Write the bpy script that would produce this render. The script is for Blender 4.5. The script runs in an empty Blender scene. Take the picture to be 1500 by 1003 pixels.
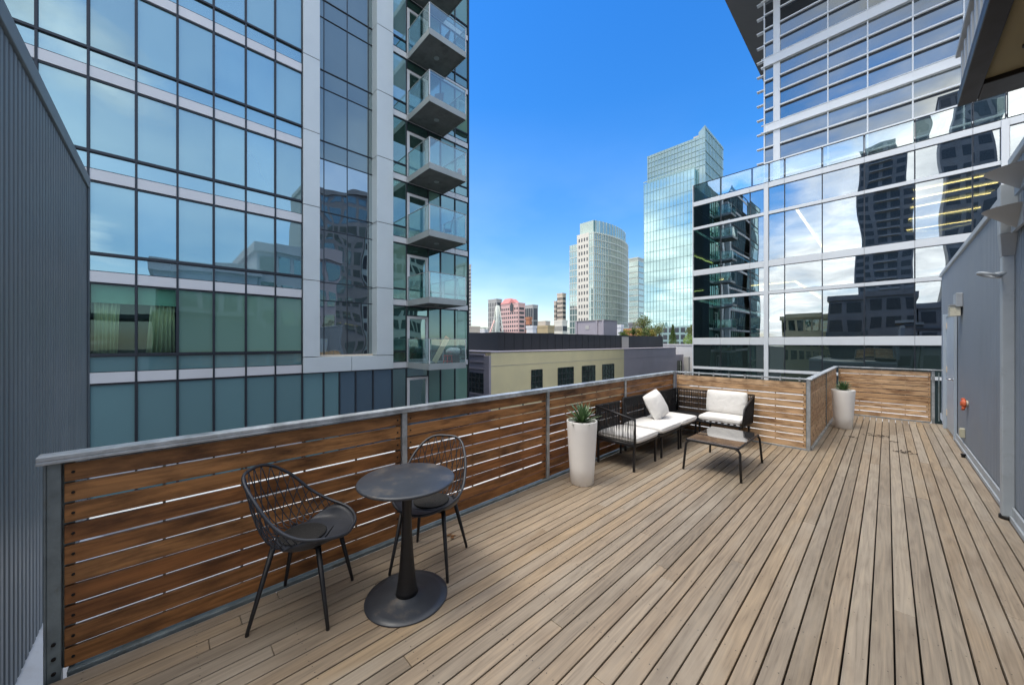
import bpy, bmesh, math, random
from mathutils import Vector, Matrix, noise
R = math.radians
rnd = random.Random(7)
scene = bpy.context.scene
C = scene.collection

# ------------------------------------------------------------------ materials
def new_mat(name):
    m = bpy.data.materials.new(name); m.use_nodes = True
    nt = m.node_tree
    for n in list(nt.nodes): nt.nodes.remove(n)
    out = nt.nodes.new('ShaderNodeOutputMaterial')
    return m, nt, out
def N(nt, t, **k):
    n = nt.nodes.new(t)
    for a, b in k.items():
        if a in n.inputs.keys(): n.inputs[a].default_value = b
        else: setattr(n, a, b)
    return n
def L(nt, a, b): nt.links.new(a, b)
def ramp(nt, fac, stops):
    r = nt.nodes.new('ShaderNodeValToRGB')
    e = r.color_ramp.elements
    while len(e) > 1: e.remove(e[-1])
    e[0].position = stops[0][0]; e[0].color = (*stops[0][1], 1)
    for p, c in stops[1:]:
        x = e.new(p); x.color = (*c, 1)
    L(nt, fac, r.inputs[0]); return r
def coords(nt, scale=(1,1,1), kind='Object'):
    tc = nt.nodes.new('ShaderNodeTexCoord'); mp = nt.nodes.new('ShaderNodeMapping')
    mp.inputs['Scale'].default_value = scale
    L(nt, tc.outputs[kind], mp.inputs[0]); return mp.outputs[0]

def mat_plain(name, col, rough=.6, metal=0, var=.12, scale=3.0, bump=0.0, bscale=60, spec=.5, stretch=(1,1,1), dirt=None, dscale=1.2, dlo=.5, dhi=.7):
    m, nt, out = new_mat(name)
    p = nt.nodes.new('ShaderNodeBsdfPrincipled')
    co = coords(nt, stretch)
    n = N(nt, 'ShaderNodeTexNoise', Scale=scale, Detail=6.0, Roughness=.6); L(nt, co, n.inputs['Vector'])
    lo = tuple(max(0, c*(1-var)) for c in col); hi = tuple(min(1, c*(1+var)) for c in col)
    r = ramp(nt, n.outputs['Fac'], [(.3, lo), (.7, hi)])
    colo = r.outputs[0]
    if dirt:
        n3 = N(nt, 'ShaderNodeTexNoise', Scale=dscale, Detail=8.0, Roughness=.65); L(nt, co, n3.inputs['Vector'])
        r3 = ramp(nt, n3.outputs['Fac'], [(dlo, (0,0,0)), (dhi, (1,1,1))])
        mx = N(nt, 'ShaderNodeMixRGB'); mx.inputs[2].default_value = (*dirt, 1)
        L(nt, r3.outputs[0], mx.inputs[0]); L(nt, colo, mx.inputs[1]); colo = mx.outputs[0]
    L(nt, colo, p.inputs['Base Color'])
    p.inputs['Roughness'].default_value = rough; p.inputs['Metallic'].default_value = metal
    p.inputs['Specular IOR Level'].default_value = spec
    rr = ramp(nt, n.outputs['Fac'], [(.3, (rough*.85,)*3), (.7, (min(1, rough*1.15),)*3)])
    L(nt, rr.outputs[0], p.inputs['Roughness'])
    if bump:
        n2 = N(nt, 'ShaderNodeTexNoise', Scale=bscale, Detail=4.0); L(nt, co, n2.inputs['Vector'])
        b = N(nt, 'ShaderNodeBump', Strength=bump, Distance=.01); L(nt, n2.outputs['Fac'], b.inputs['Height'])
        L(nt, b.outputs[0], p.inputs['Normal'])
    L(nt, p.outputs[0], out.inputs[0]); return m

def mat_wood(name, cols, axis='Y', grain=60, stain=None, stain_lo=.5, stain_hi=.7, rough=.65, bump=.25, wave=True, stscale=5, gc=1.0, light=None):
    """boards: one random tone per board (mesh island), long grain, dark stains"""
    m, nt, out = new_mat(name)
    p = nt.nodes.new('ShaderNodeBsdfPrincipled')
    geo = nt.nodes.new('ShaderNodeNewGeometry')
    tc = nt.nodes.new('ShaderNodeTexCoord')
    ad = N(nt, 'ShaderNodeVectorMath', operation='MULTIPLY_ADD')
    cmb = nt.nodes.new('ShaderNodeCombineXYZ')
    mul = N(nt, 'ShaderNodeMath', operation='MULTIPLY'); mul.inputs[1].default_value = 37.0
    L(nt, geo.outputs['Random Per Island'], mul.inputs[0])
    for i in range(3): L(nt, mul.outputs[0], cmb.inputs[i])
    add = N(nt, 'ShaderNodeVectorMath', operation='ADD')
    L(nt, tc.outputs['Object'], add.inputs[0]); L(nt, cmb.outputs[0], add.inputs[1])
    s = {'Y': (grain, 2.2, grain), 'X': (2.2, grain, grain)}[axis]
    mp = nt.nodes.new('ShaderNodeMapping'); mp.inputs['Scale'].default_value = s
    L(nt, add.outputs[0], mp.inputs[0])
    g = N(nt, 'ShaderNodeTexNoise', Scale=1.0, Detail=7.0, Roughness=.65, Distortion=.6); L(nt, mp.outputs[0], g.inputs['Vector'])
    # cathedral figure
    s2 = {'Y': (14, .9, 14), 'X': (.9, 14, 14)}[axis]
    mp2 = nt.nodes.new('ShaderNodeMapping'); mp2.inputs['Scale'].default_value = s2
    L(nt, add.outputs[0], mp2.inputs[0])
    g2 = N(nt, 'ShaderNodeTexNoise', Scale=1.0, Detail=1.5); L(nt, mp2.outputs[0], g2.inputs['Vector'])
    m2 = N(nt, 'ShaderNodeMath', operation='MULTIPLY'); m2.inputs[1].default_value = 14; L(nt, g2.outputs['Fac'], m2.inputs[0])
    fr = N(nt, 'ShaderNodeMath', operation='PINGPONG'); fr.inputs[1].default_value = 1; L(nt, m2.outputs[0], fr.inputs[0])
    mixg = N(nt, 'ShaderNodeMath', operation='MULTIPLY_ADD'); mixg.inputs[1].default_value = .22 if wave else .05
    L(nt, fr.outputs[0], mixg.inputs[0]); L(nt, g.outputs['Fac'], mixg.inputs[2])
    tone = ramp(nt, geo.outputs['Random Per Island'], [(i/(len(cols)-1), c) for i, c in enumerate(cols)])
    gr = ramp(nt, mixg.outputs[0], [(.36, (.60,.57,.55)), (.52, (.88,.87,.86)), (.62, (1.0,1.0,1.0)), (.78, (1.24,1.21,1.16))])
    mx = N(nt, 'ShaderNodeMixRGB', blend_type='MULTIPLY'); mx.inputs[0].default_value = gc
    L(nt, tone.outputs[0], mx.inputs[1]); L(nt, gr.outputs[0], mx.inputs[2])
    col = mx.outputs[0]
    # blotches
    s3 = {'Y': (stscale, stscale*.28, stscale), 'X': (stscale*.28, stscale, stscale)}[axis]
    mp3 = nt.nodes.new('ShaderNodeMapping'); mp3.inputs['Scale'].default_value = s3
    L(nt, add.outputs[0], mp3.inputs[0])
    g3 = N(nt, 'ShaderNodeTexNoise', Scale=1.0, Detail=6.0, Roughness=.6); L(nt, mp3.outputs[0], g3.inputs['Vector'])
    if light:
        tcw = nt.nodes.new('ShaderNodeMapping'); tcw.inputs['Scale'].default_value = (3.5, .9, 1); L(nt, tc.outputs['Object'], tcw.inputs[0])
        gw = N(nt, 'ShaderNodeTexNoise', Scale=1.0, Detail=7.0, Roughness=.62); L(nt, tcw.outputs[0], gw.inputs['Vector'])
        rw = ramp(nt, gw.outputs['Fac'], [(.50, (0,0,0)), (.74, (.75,.75,.75))]); mw = N(nt, 'ShaderNodeMixRGB'); mw.inputs[2].default_value = (*light, 1)
        L(nt, rw.outputs[0], mw.inputs[0]); L(nt, col, mw.inputs[1]); col = mw.outputs[0]
    if stain:
        sr = ramp(nt, g3.outputs['Fac'], [(stain_lo, (0,0,0)), (stain_hi, (1,1,1))])
        mm = N(nt, 'ShaderNodeMixRGB'); mm.inputs[2].default_value = (*stain, 1)
        L(nt, sr.outputs[0], mm.inputs[0]); L(nt, col, mm.inputs[1]); col = mm.outputs[0]
    L(nt, col, p.inputs['Base Color'])
    p.inputs['Roughness'].default_value = rough; p.inputs['Specular IOR Level'].default_value = .35
    b = N(nt, 'ShaderNodeBump', Strength=bump, Distance=.003); L(nt, mixg.outputs[0], b.inputs['Height'])
    L(nt, b.outputs[0], p.inputs['Normal'])
    L(nt, p.outputs[0], out.inputs[0]); return m

def mat_glass(name, tint=(.8,.95,.98), refl=.25, inner=(.03,.07,.07), opaque=True, see=(.55,.7,.68), wob=.02, wscale=.35, rough=.0, var=.25, edge=.85, vscale=.25):
    """coated facade glass: mirror share + either a blind / dark room seen through it, or real transparency"""
    m, nt, out = new_mat(name)
    co = coords(nt, (1,1,1))
    nz = N(nt, 'ShaderNodeTexNoise', Scale=wscale, Detail=1.0); L(nt, co, nz.inputs['Vector'])
    bp = N(nt, 'ShaderNodeBump', Strength=1.0, Distance=wob); L(nt, nz.outputs['Fac'], bp.inputs['Height'])
    gl = N(nt, 'ShaderNodeBsdfGlossy', Roughness=rough); gl.inputs['Color'].default_value = (*tint, 1)
    L(nt, bp.outputs[0], gl.inputs['Normal'])
    if opaque:
        n2 = N(nt, 'ShaderNodeTexNoise', Scale=vscale, Detail=3.0); L(nt, co, n2.inputs['Vector'])
        r = ramp(nt, n2.outputs['Fac'], [(.3, tuple(c*(1-var) for c in inner)), (.7, tuple(c*(1+var) for c in inner))])
        oi = nt.nodes.new('ShaderNodeObjectInfo'); mrr = N(nt, 'ShaderNodeMapRange'); mrr.inputs['To Min'].default_value = .78; mrr.inputs['To Max'].default_value = 1.16
        L(nt, oi.outputs['Random'], mrr.inputs['Value']); mu = N(nt, 'ShaderNodeVectorMath', operation='SCALE'); L(nt, r.outputs[0], mu.inputs[0]); L(nt, mrr.outputs[0], mu.inputs['Scale'])
        df = N(nt, 'ShaderNodeBsdfDiffuse'); L(nt, mu.outputs[0], df.inputs[0])
    else:
        df = N(nt, 'ShaderNodeBsdfTransparent'); df.inputs[0].default_value = (*see, 1)
    lw = N(nt, 'ShaderNodeLayerWeight', Blend=.5)
    pw = N(nt, 'ShaderNodeMath', operation='POWER'); pw.inputs[1].default_value = 3.0; L(nt, lw.outputs['Facing'], pw.inputs[0])
    mr = N(nt, 'ShaderNodeMapRange'); mr.inputs['To Min'].default_value = refl; mr.inputs['To Max'].default_value = edge
    L(nt, pw.outputs[0], mr.inputs['Value'])
    mx = nt.nodes.new('ShaderNodeMixShader')
    L(nt, mr.outputs[0], mx.inputs[0]); L(nt, df.outputs[0], mx.inputs[1]); L(nt, gl.outputs[0], mx.inputs[2])
    L(nt, mx.outputs[0], out.inputs[0]); return m

def mat_emit(name, col, s):
    m, nt, out = new_mat(name)
    e = N(nt, 'ShaderNodeEmission', Strength=s); e.inputs[0].default_value = (*col, 1)
    L(nt, e.outputs[0], out.inputs[0]); return m

def mat_leaf(name, a, b, trans=.3):
    m, nt, out = new_mat(name)
    geo = nt.nodes.new('ShaderNodeNewGeometry')
    r = ramp(nt, geo.outputs['Random Per Island'], [(0, a), (1, b)])
    p = N(nt, 'ShaderNodeBsdfPrincipled', Roughness=.5); L(nt, r.outputs[0], p.inputs['Base Color'])
    t = nt.nodes.new('ShaderNodeBsdfTranslucent'); L(nt, r.outputs[0], t.inputs[0])
    mx = nt.nodes.new('ShaderNodeMixShader'); mx.inputs[0].default_value = trans
    L(nt, p.outputs[0], mx.inputs[1]); L(nt, t.outputs[0], mx.inputs[2]); L(nt, mx.outputs[0], out.inputs[0]); return m

def mat_mesh_cloth(name, col, rough=.9):
    m, nt, out = new_mat(name)
    p = N(nt, 'ShaderNodeBsdfPrincipled', Roughness=rough)
    co = coords(nt)
    n = N(nt, 'ShaderNodeTexNoise', Scale=9.0, Detail=5.0); L(nt, co, n.inputs['Vector'])
    r = ramp(nt, n.outputs['Fac'], [(.3, tuple(c*.93 for c in col)), (.7, col)])
    L(nt, r.outputs[0], p.inputs['Base Color'])
    p.inputs['Sheen Weight'].default_value = .15
    w = N(nt, 'ShaderNodeTexNoise', Scale=400.0, Detail=2.0); L(nt, co, w.inputs['Vector'])
    w2 = N(nt, 'ShaderNodeTexNoise', Scale=7.0, Detail=3.0, Distortion=.6); L(nt, co, w2.inputs['Vector'])
    b1 = N(nt, 'ShaderNodeBump', Strength=.25, Distance=.002); L(nt, w.outputs['Fac'], b1.inputs['Height'])
    b2 = N(nt, 'ShaderNodeBump', Strength=.7, Distance=.025); L(nt, w2.outputs['Fac'], b2.inputs['Height']); L(nt, b1.outputs[0], b2.inputs['Normal'])
    L(nt, b2.outputs[0], p.inputs['Normal']); L(nt, p.outputs[0], out.inputs[0]); return m

M = {}
M['deck'] = mat_wood('deck_wood', [(.250,.196,.140),(.315,.252,.185),(.262,.212,.158),(.330,.250,.165),(.290,.243,.190),(.225,.184,.138),(.335,.285,.225),(.270,.205,.140)], 'Y', 75, stain=(.17,.13,.095), stain_lo=.54, stain_hi=.95, rough=.52, stscale=6, gc=.75, light=(.36,.312,.25))
M['screw'] = mat_plain('screw_steel', (.10,.09,.08), .4, .8)
M['slat_y'] = mat_wood('shaded_hardwood_slats', [(.225,.088,.030),(.38,.175,.062),(.27,.108,.036),(.43,.21,.080),(.21,.082,.030),(.33,.145,.050)], 'Y', 45, stain=(.060,.024,.011), stain_lo=.44, stain_hi=.74, rough=.5, stscale=10)  # darker slat wood, the left railing's shade is in the colour
M['slat_x'] = mat_wood('lit_weathered_hardwood_slats', [(.54,.33,.18),(.66,.45,.27),(.48,.29,.15),(.72,.50,.31),(.58,.38,.22)], 'X', 45, stain=(.17,.08,.035), stain_lo=.46, stain_hi=.72, rough=.6, stscale=13)  # paler from weathering, and from brighter light put into the colour
M['galv'] = mat_plain('galvanised_steel', (.50,.53,.55), .42, .45, .25, 9, .12, 40, dirt=(.20,.21,.21), dscale=5, dlo=.45, dhi=.75)
M['galv_dark'] = mat_plain('stained_galvanised_steel', (.22,.26,.27), .5, .3, .3, 7, .15, 40, dirt=(.12,.08,.03), dscale=4, dlo=.55, dhi=.75)
M['bolt'] = mat_plain('black_steel', (.02,.018,.017), .5, .5)
M['siding'] = mat_plain('grey_steel_siding', (.135,.165,.185), .42, .15, .09, 1.5, .03, 20, stretch=(1,1,.3), dirt=(.09,.112,.128), dscale=2.5, dlo=.55, dhi=.8)
M['siding_blue'] = mat_plain('blue_grey_siding', (.205,.24,.285), .55, 0, .06, 1.2, .03, 20, dirt=(.17,.20,.24), dscale=2, dlo=.55, dhi=.85)
M['trim'] = mat_plain('light_grey_trim', (.40,.44,.47), .5, .1, .07, 4, dirt=(.26,.28,.29), dscale=6, dlo=.55, dhi=.8)
M['white_flash'] = mat_plain('white_flashing', (.62,.65,.68), .5, 0, .08, 3, dirt=(.38,.38,.37), dscale=3, dlo=.5, dhi=.8)
M['membrane'] = mat_plain('white_roof_membrane', (.66,.67,.68), .7, 0, .07, .8, dirt=(.5,.49,.46), dscale=.8, dlo=.5, dhi=.8)
M['steel_blk'] = mat_plain('black_powder_coat', (.014,.014,.016), .42, .1, .25, 12, .05, 200)
M['charcoal'] = mat_plain('charcoal_table_paint', (.046,.053,.066), .38, .1, .15, 5, .04, 150, dirt=(.15,.13,.11), dscale=4.5, dlo=.56, dhi=.74)
M['rope'] = mat_plain('black_rope', (.016,.016,.018), .7, 0, .3, 30, .3, 300)
M['chair_shell'] = mat_plain('dark_grey_chair_steel', (.034,.039,.050), .4, .1, .15, 8, .05, 200)
M['pad'] = mat_plain('black_mesh_pad', (.010,.010,.010), .75, 0, .5, 45, .6, 160)
M['cushion'] = mat_mesh_cloth('off_white_cushion', (.78,.765,.74))
M['planter'] = mat_plain('white_planter_resin', (.93,.925,.915), .5, 0, .04, 2, .05, 30, dirt=(.80,.785,.76), dscale=5, dlo=.6, dhi=.9)
M['soil'] = mat_plain('potting_soil', (.05,.035,.025), .95, 0, .4, 30, .6, 60)
M['agave'] = mat_leaf('agave_leaf', (.05,.12,.045), (.12,.22,.09), .15)
M['agave_pale'] = mat_leaf('agave_pale_edge', (.40,.45,.33), (.55,.58,.45), .15)
M['table_glass'] = mat_glass('smoked_table_glass', (.95,.95,.95), .22, (.035,.035,.037), True, wob=.0004, wscale=2, rough=.03, edge=.9)
M['orange'] = mat_plain('faded_orange_plastic', (.62,.13,.05), .5, 0, .15, 10)
M['ivory'] = mat_plain('ivory_plastic', (.50,.48,.36), .5, 0, .06, 8)
M['dark_bronze'] = mat_plain('dark_bronze_paint', (.018,.014,.011), .45, .2, .2, 6)
M['soffit'] = mat_plain('ochre_stucco_soffit', (.26,.215,.115), .85, 0, .07, 5, .2, 120)
M['lampgrey'] = mat_plain('grey_painted_metal', (.36,.39,.42), .5, .1, .08, 4)
M['lens'] = mat_plain('ribbed_lamp_lens', (.65,.62,.50), .3, 0, .1, 12)
M['door'] = mat_plain('pale_blue_grey_door', (.42,.49,.56), .45, .1, .06, 2, dirt=(.5,.40,.40), dscale=3, dlo=.62, dhi=.8)
M['chrome'] = mat_plain('satin_steel', (.6,.6,.6), .25, .95)
# left tower
M['t_sky'] = mat_glass('teal_tower_glass', (.58,.80,.86), .48, (.12,.25,.28), wob=.006, wscale=.5)
M['t_blind'] = mat_glass('tower_glass_pale_blind', (.58,.79,.84), .40, (.20,.34,.355), wob=.006, wscale=.5, var=.08)
M['t_green'] = mat_glass('tower_glass_green_blind', (.6,.85,.88), .16, (.15,.27,.215), wob=.006, wscale=.5, var=.07)
M['t_teal'] = mat_glass('tower_glass_teal_panel', (.6,.85,.9), .16, (.125,.24,.255), wob=.006, wscale=.5, var=.06)
M['t_slate'] = mat_glass('tower_glass_slate_panel', (.6,.8,.9), .18, (.065,.11,.145), wob=.012, wscale=.5, var=.1)
M['t_grey'] = mat_glass('shaft_grey_glass', (.66,.80,.80), .24, (.115,.15,.15), wob=.008, wscale=.6, var=.15)
M['t_shaft'] = mat_glass('shaft_dark_reflection_glass', (.72,.84,.86), .50, (.022,.024,.028), wob=.02, wscale=.6, var=.3)  # shaft glass darkened for the dark reflection in the lower panes
M['t_dkgreen'] = mat_glass('dark_green_glass', (.6,.85,.82), .34, (.02,.055,.045), wob=.02, wscale=.5, var=.3)
M['t_see'] = mat_glass('clear_green_glass', (.7,.9,.9), .05, opaque=False, see=(.72,.84,.78), wob=.006, edge=.5, wscale=.5)
M['t_frame'] = mat_plain('dark_anodised_frame', (.035,.042,.052), .4, .4, .1)
M['t_band'] = mat_plain('pale_grey_metal_band', (.66,.67,.68), .4, .15, .05, .6)
M['t_col'] = mat_plain('pale_column_cladding', (.60,.66,.67), .35, .1, .05, .5)
M['joint'] = mat_plain('dark_joint', (.06,.06,.065), .8)
M['concrete'] = mat_plain('balcony_concrete', (.16,.17,.165), .8, 0, .18, 2.5, .2, 30, dirt=(.1,.105,.1), dscale=2)
M['conc_edge'] = mat_plain('balcony_edge_metal', (.33,.37,.37), .5, .1, .08, 2)
M['bal_glass'] = mat_glass('balcony_glass', (.88,.98,.98), .17, edge=.5, opaque=False, see=(.76,.86,.85), wob=.004, wscale=.8)
M['bal_frost'] = mat_glass('balcony_interlayer_glass', (.75,.9,.9), .16, (.19,.25,.25), wob=.004, wscale=.8, var=.12)
M['void'] = mat_plain('gap_shade_black', (.006,.006,.006), .9)
M['core'] = mat_plain('dark_core', (.03,.035,.04), .8)
M['curtain'] = mat_plain('cream_curtain', (.74,.68,.52), .9, 0, .1, 3, stretch=(6,6,.3))
M['blind'] = mat_plain('roller_blind', (.35,.55,.5), .9, 0, .05)
# office
M['o_glass'] = mat_glass('office_glass', (.86,.93,.98), .44, opaque=False, see=(.52,.58,.56), wob=.016, wscale=.28, edge=.92)
M['o_green'] = mat_glass('office_green_glass', (.7,.92,.88), .40, opaque=False, see=(.42,.56,.50), wob=.006, wscale=.3, edge=.9)
M['o_low'] = mat_glass('office_low_glass', (.7,.85,.85), .18, (.022,.035,.033), wob=.015, wscale=.28, edge=.8)
M['o_up'] = mat_glass('upper_office_glass', (.80,.88,.90), .34, (.025,.028,.034), wob=.016, wscale=.22, edge=.92)
M['o_band'] = mat_plain('lilac_white_metal_panel', (.74,.77,.78), .35, .1, .04, .6)
M['o_fin'] = mat_plain('white_fin', (.74,.77,.78), .35, .1, .04, 1)
M['o_bal'] = mat_glass('terrace_glass', (.9,.95,.95), .45, opaque=False, see=(.75,.85,.83), wob=.03, wscale=.4)
M['o_in'] = mat_plain('office_interior', (.15,.15,.14), .8)
M['o_floor'] = mat_plain('office_floor', (.12,.11,.10), .7)
M['o_core'] = mat_plain('office_core_wall', (.22,.24,.19), .8)
M['strip'] = mat_emit('warm_linear_light', (1.0,.66,.24), 5.5)
M['soffit_grey'] = mat_plain('grey_roof_soffit', (.17,.175,.18), .6, .1, .06, .2)
# city
M['cream'] = mat_plain('cream_stucco', (.84,.74,.44), .85, 0, .05, .5, .1, 8, dirt=(.78,.69,.42), dscale=.4)
M['lilac'] = mat_plain('lilac_grey_stucco', (.42,.39,.43), .85, 0, .05, .5, dirt=(.38,.35,.39), dscale=.35)
M['black_par'] = mat_plain('black_parapet_metal', (.028,.03,.036), .6, 0, .12, .5, stretch=(1,1,.1))
M['steelwin'] = mat_plain('steel_window_bar', (.05,.055,.055), .6)
M['dkwin'] = mat_glass('dark_factory_glass', (.8,.9,.85), .28, (.03,.045,.04), wob=.02, wscale=1.0, var=.5, vscale=1)
M['stone'] = mat_plain('pale_stone', (.78,.74,.64), .8, 0, .05, .1)
M['white_metal'] = mat_plain('white_painted_metal', (.63,.67,.60), .5, 0, .05, .1)
M['far_glass'] = mat_glass('far_green_glass', (.78,.92,.89), .36, (.12,.22,.20), wob=.05, wscale=.06, var=.15, vscale=.05)
M['far_glass_b'] = mat_glass('far_blue_green_glass', (.66,.90,.90), .50, (.09,.19,.185), wob=.12, wscale=.05, var=.3, vscale=.05)
M['far_mull'] = mat_plain('far_mullion', (.32,.46,.44), .5, .1)
M['win_far'] = mat_plain('far_dark_window', (.055,.065,.075), .3)
M['pink'] = mat_plain('pink_precast', (.78,.52,.48), .8, 0, .05, .1)
M['pinkroof'] = mat_plain('red_pink_roof', (.66,.26,.24), .7, 0, .06, .1)
M['tan'] = mat_plain('tan_precast', (.68,.58,.46), .8, 0, .06, .1)
M['grey_b'] = mat_plain('grey_precast', (.50,.49,.46), .8, 0, .06, .1)
M['brick'] = mat_plain('orange_brick', (.50,.22,.12), .85, 0, .12, .3)
M['ochre'] = mat_plain('ochre_facade', (.48,.38,.22), .8, 0, .06, .2)
M['white_b'] = mat_plain('white_rendered_wall', (.72,.72,.72), .75, 0, .03, .3)
M['dark_b'] = mat_plain('dark_tower_cladding', (.22,.22,.225), .5, 0, .2, .3)
M['asphalt'] = mat_plain('city_ground', (.06,.06,.062), .9, 0, .3, .05)
M['red'] = mat_plain('red_plastic', (.85,.05,.05), .4)
M['plank'] = mat_plain('pale_plank', (.85,.74,.5), .7)
M['sack'] = mat_plain('white_sack', (.85,.88,.95), .8)
M['leaf_g'] = mat_leaf('leaf_green', (.05,.10,.02), (.16,.24,.05))
M['leaf_l'] = mat_leaf('leaf_lime', (.17,.28,.05), (.36,.48,.13))
M['leaf_y'] = mat_leaf('leaf_yellow', (.20,.20,.03), (.42,.34,.06))
M['leaf_o'] = mat_leaf('leaf_olive', (.10,.15,.04), (.22,.23,.07))
M['bark'] = mat_plain('bark', (.08,.055,.04), .9, 0, .3, 8, .5, 20)
M['deadleaf'] = mat_plain('dry_dark_leaf', (.035,.022,.014), .8, 0, .3, 40)
M['dryleaf'] = mat_plain('dry_brown_leaf', (.17,.08,.03), .8, 0, .3, 40)
M['hillmat'] = mat_plain('far_hill', (.20,.24,.19), .9, 0, .4, .05, dirt=(.42,.40,.36), dscale=.10, dlo=.46, dhi=.54)

# ------------------------------------------------------------------ mesh builder
class MB:
    def __init__(s): s.v = []; s.f = []; s.smooth = []; s.mi = []
    def face(s, idx, sm=False, mi=0): s.f.append(idx); s.smooth.append(sm); s.mi.append(mi)
    def box(s, x0, x1, y0, y1, z0, z1, mi=0):
        if x0 > x1: x0, x1 = x1, x0
        if y0 > y1: y0, y1 = y1, y0
        if z0 > z1: z0, z1 = z1, z0
        b = len(s.v)
        s.v += [(x0,y0,z0),(x1,y0,z0),(x1,y1,z0),(x0,y1,z0),(x0,y0,z1),(x1,y0,z1),(x1,y1,z1),(x0,y1,z1)]
        for q in ((0,3,2,1),(4,5,6,7),(0,1,5,4),(1,2,6,5),(2,3,7,6),(3,0,4,7)):
            s.face(tuple(b+i for i in q), mi=mi)
        return s
    def obox(s, c, half, mat3, mi=0):
        b = len(s.v)
        for dz in (-1,1):
            for dx, dy in ((-1,-1),(1,-1),(1,1),(-1,1)):
                s.v.append(tuple(Vector(c) + mat3 @ Vector((dx*half[0], dy*half[1], dz*half[2]))))
        for q in ((0,3,2,1),(4,5,6,7),(0,1,5,4),(1,2,6,5),(2,3,7,6),(3,0,4,7)):
            s.face(tuple(b+i for i in q), mi=mi)
        return s
    def tube(s, pts, r, n=8, caps=True, closed=False, mi=0):
        pts = [Vector(p) for p in pts]; k = len(pts)
        rs = r if isinstance(r, (list, tuple)) else [r]*k
        b = len(s.v); prev = None
        for i, p in enumerate(pts):
            if closed: t = pts[(i+1) % k] - pts[i-1]
            else: t = (pts[min(i+1, k-1)] - pts[max(i-1, 0)])
            t.normalize()
            if prev is None:
                a = Vector((0,0,1)) if abs(t.z) < .9 else Vector((1,0,0))
                u = t.cross(a).normalized()
            else:
                u = (prev - t*prev.dot(t)).normalized()
            prev = u; w = t.cross(u)
            for j in range(n):
                a = 2*math.pi*j/n
                s.v.append(tuple(p + (u*math.cos(a) + w*math.sin(a))*rs[i]))
        seg = k if closed else k-1
        for i in range(seg):
            i2 = (i+1) % k
            for j in range(n):
                j2 = (j+1) % n
                s.face((b+i*n+j, b+i*n+j2, b+i2*n+j2, b+i2*n+j), True, mi)
        if caps and not closed:
            s.face(tuple(b+j for j in range(n))[::-1], mi=mi); s.face(tuple(b+(k-1)*n+j for j in range(n)), mi=mi)
        return s
    def lathe(s, prof, c=(0,0,0), n=40, sm=True, close=True):
        b = len(s.v); k = len(prof)
        for r, z in prof:
            for j in range(n):
                a = 2*math.pi*j/n; s.v.append((c[0]+r*math.cos(a), c[1]+r*math.sin(a), c[2]+z))
        for i in range(k-1):
            for j in range(n):
                j2 = (j+1) % n
                s.face((b+i*n+j, b+i*n+j2, b+(i+1)*n+j2, b+(i+1)*n+j), sm)
        if close:
            s.face(tuple(b+j for j in range(n))[::-1]); s.face(tuple(b+(k-1)*n+j for j in range(n)))
        return s
    def prism(s, poly, z0, z1):
        b = len(s.v); n = len(poly)
        s.v += [(x,y,z0) for x,y in poly] + [(x,y,z1) for x,y in poly]
        s.face(tuple(b+i for i in range(n))[::-1]); s.face(tuple(b+n+i for i in range(n)))
        for i in range(n):
            j = (i+1) % n; s.face((b+i, b+j, b+n+j, b+n+i))
        return s
    def quad(s, a, b_, c, d, mi=0, sm=False):
        b = len(s.v); s.v += [tuple(a), tuple(b_), tuple(c), tuple(d)]; s.face((b,b+1,b+2,b+3), sm, mi); return s
    def build(s, name, mat, parent=None, loc=None, rotz=0, bevel=0, seg=2):
        me = bpy.data.meshes.new(name); me.from_pydata(s.v, [], s.f)
        for m in (mat if isinstance(mat, (list, tuple)) else [mat]): me.materials.append(m)
        me.polygons.foreach_set('use_smooth', s.smooth); me.polygons.foreach_set('material_index', s.mi)
        me.update()
        o = bpy.data.objects.new(name, me); C.objects.link(o)
        if parent: o.parent = parent
        if loc is not None: o.location = loc
        o.rotation_euler.z = rotz
        if bevel:
            md = o.modifiers.new('bevel', 'BEVEL'); md.width = bevel; md.segments = seg; md.limit_method = 'ANGLE'; md.angle_limit = R(50)
        return o
def box(*a): return MB().box(*a)
def tag(o, label=None, cat=None, group=None, kind=None):
    if label: o['label'] = label
    if cat: o['category'] = cat
    if group: o['group'] = group
    if kind: o['kind'] = kind
    return o
def thing(name, label, cat, loc=(0,0,0), rotz=0, group=None):
    o = bpy.data.objects.new(name, None); C.objects.link(o); o.empty_display_size = .2
    o.location = loc; o.rotation_euler.z = rotz
    return tag(o, label, cat, group)
def copy_tree(o, parent=None):
    c = o.copy(); C.objects.link(c); c.parent = parent
    for ch in [x for x in bpy.data.objects if x.parent is o]: copy_tree(ch, c)
    return c

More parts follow.
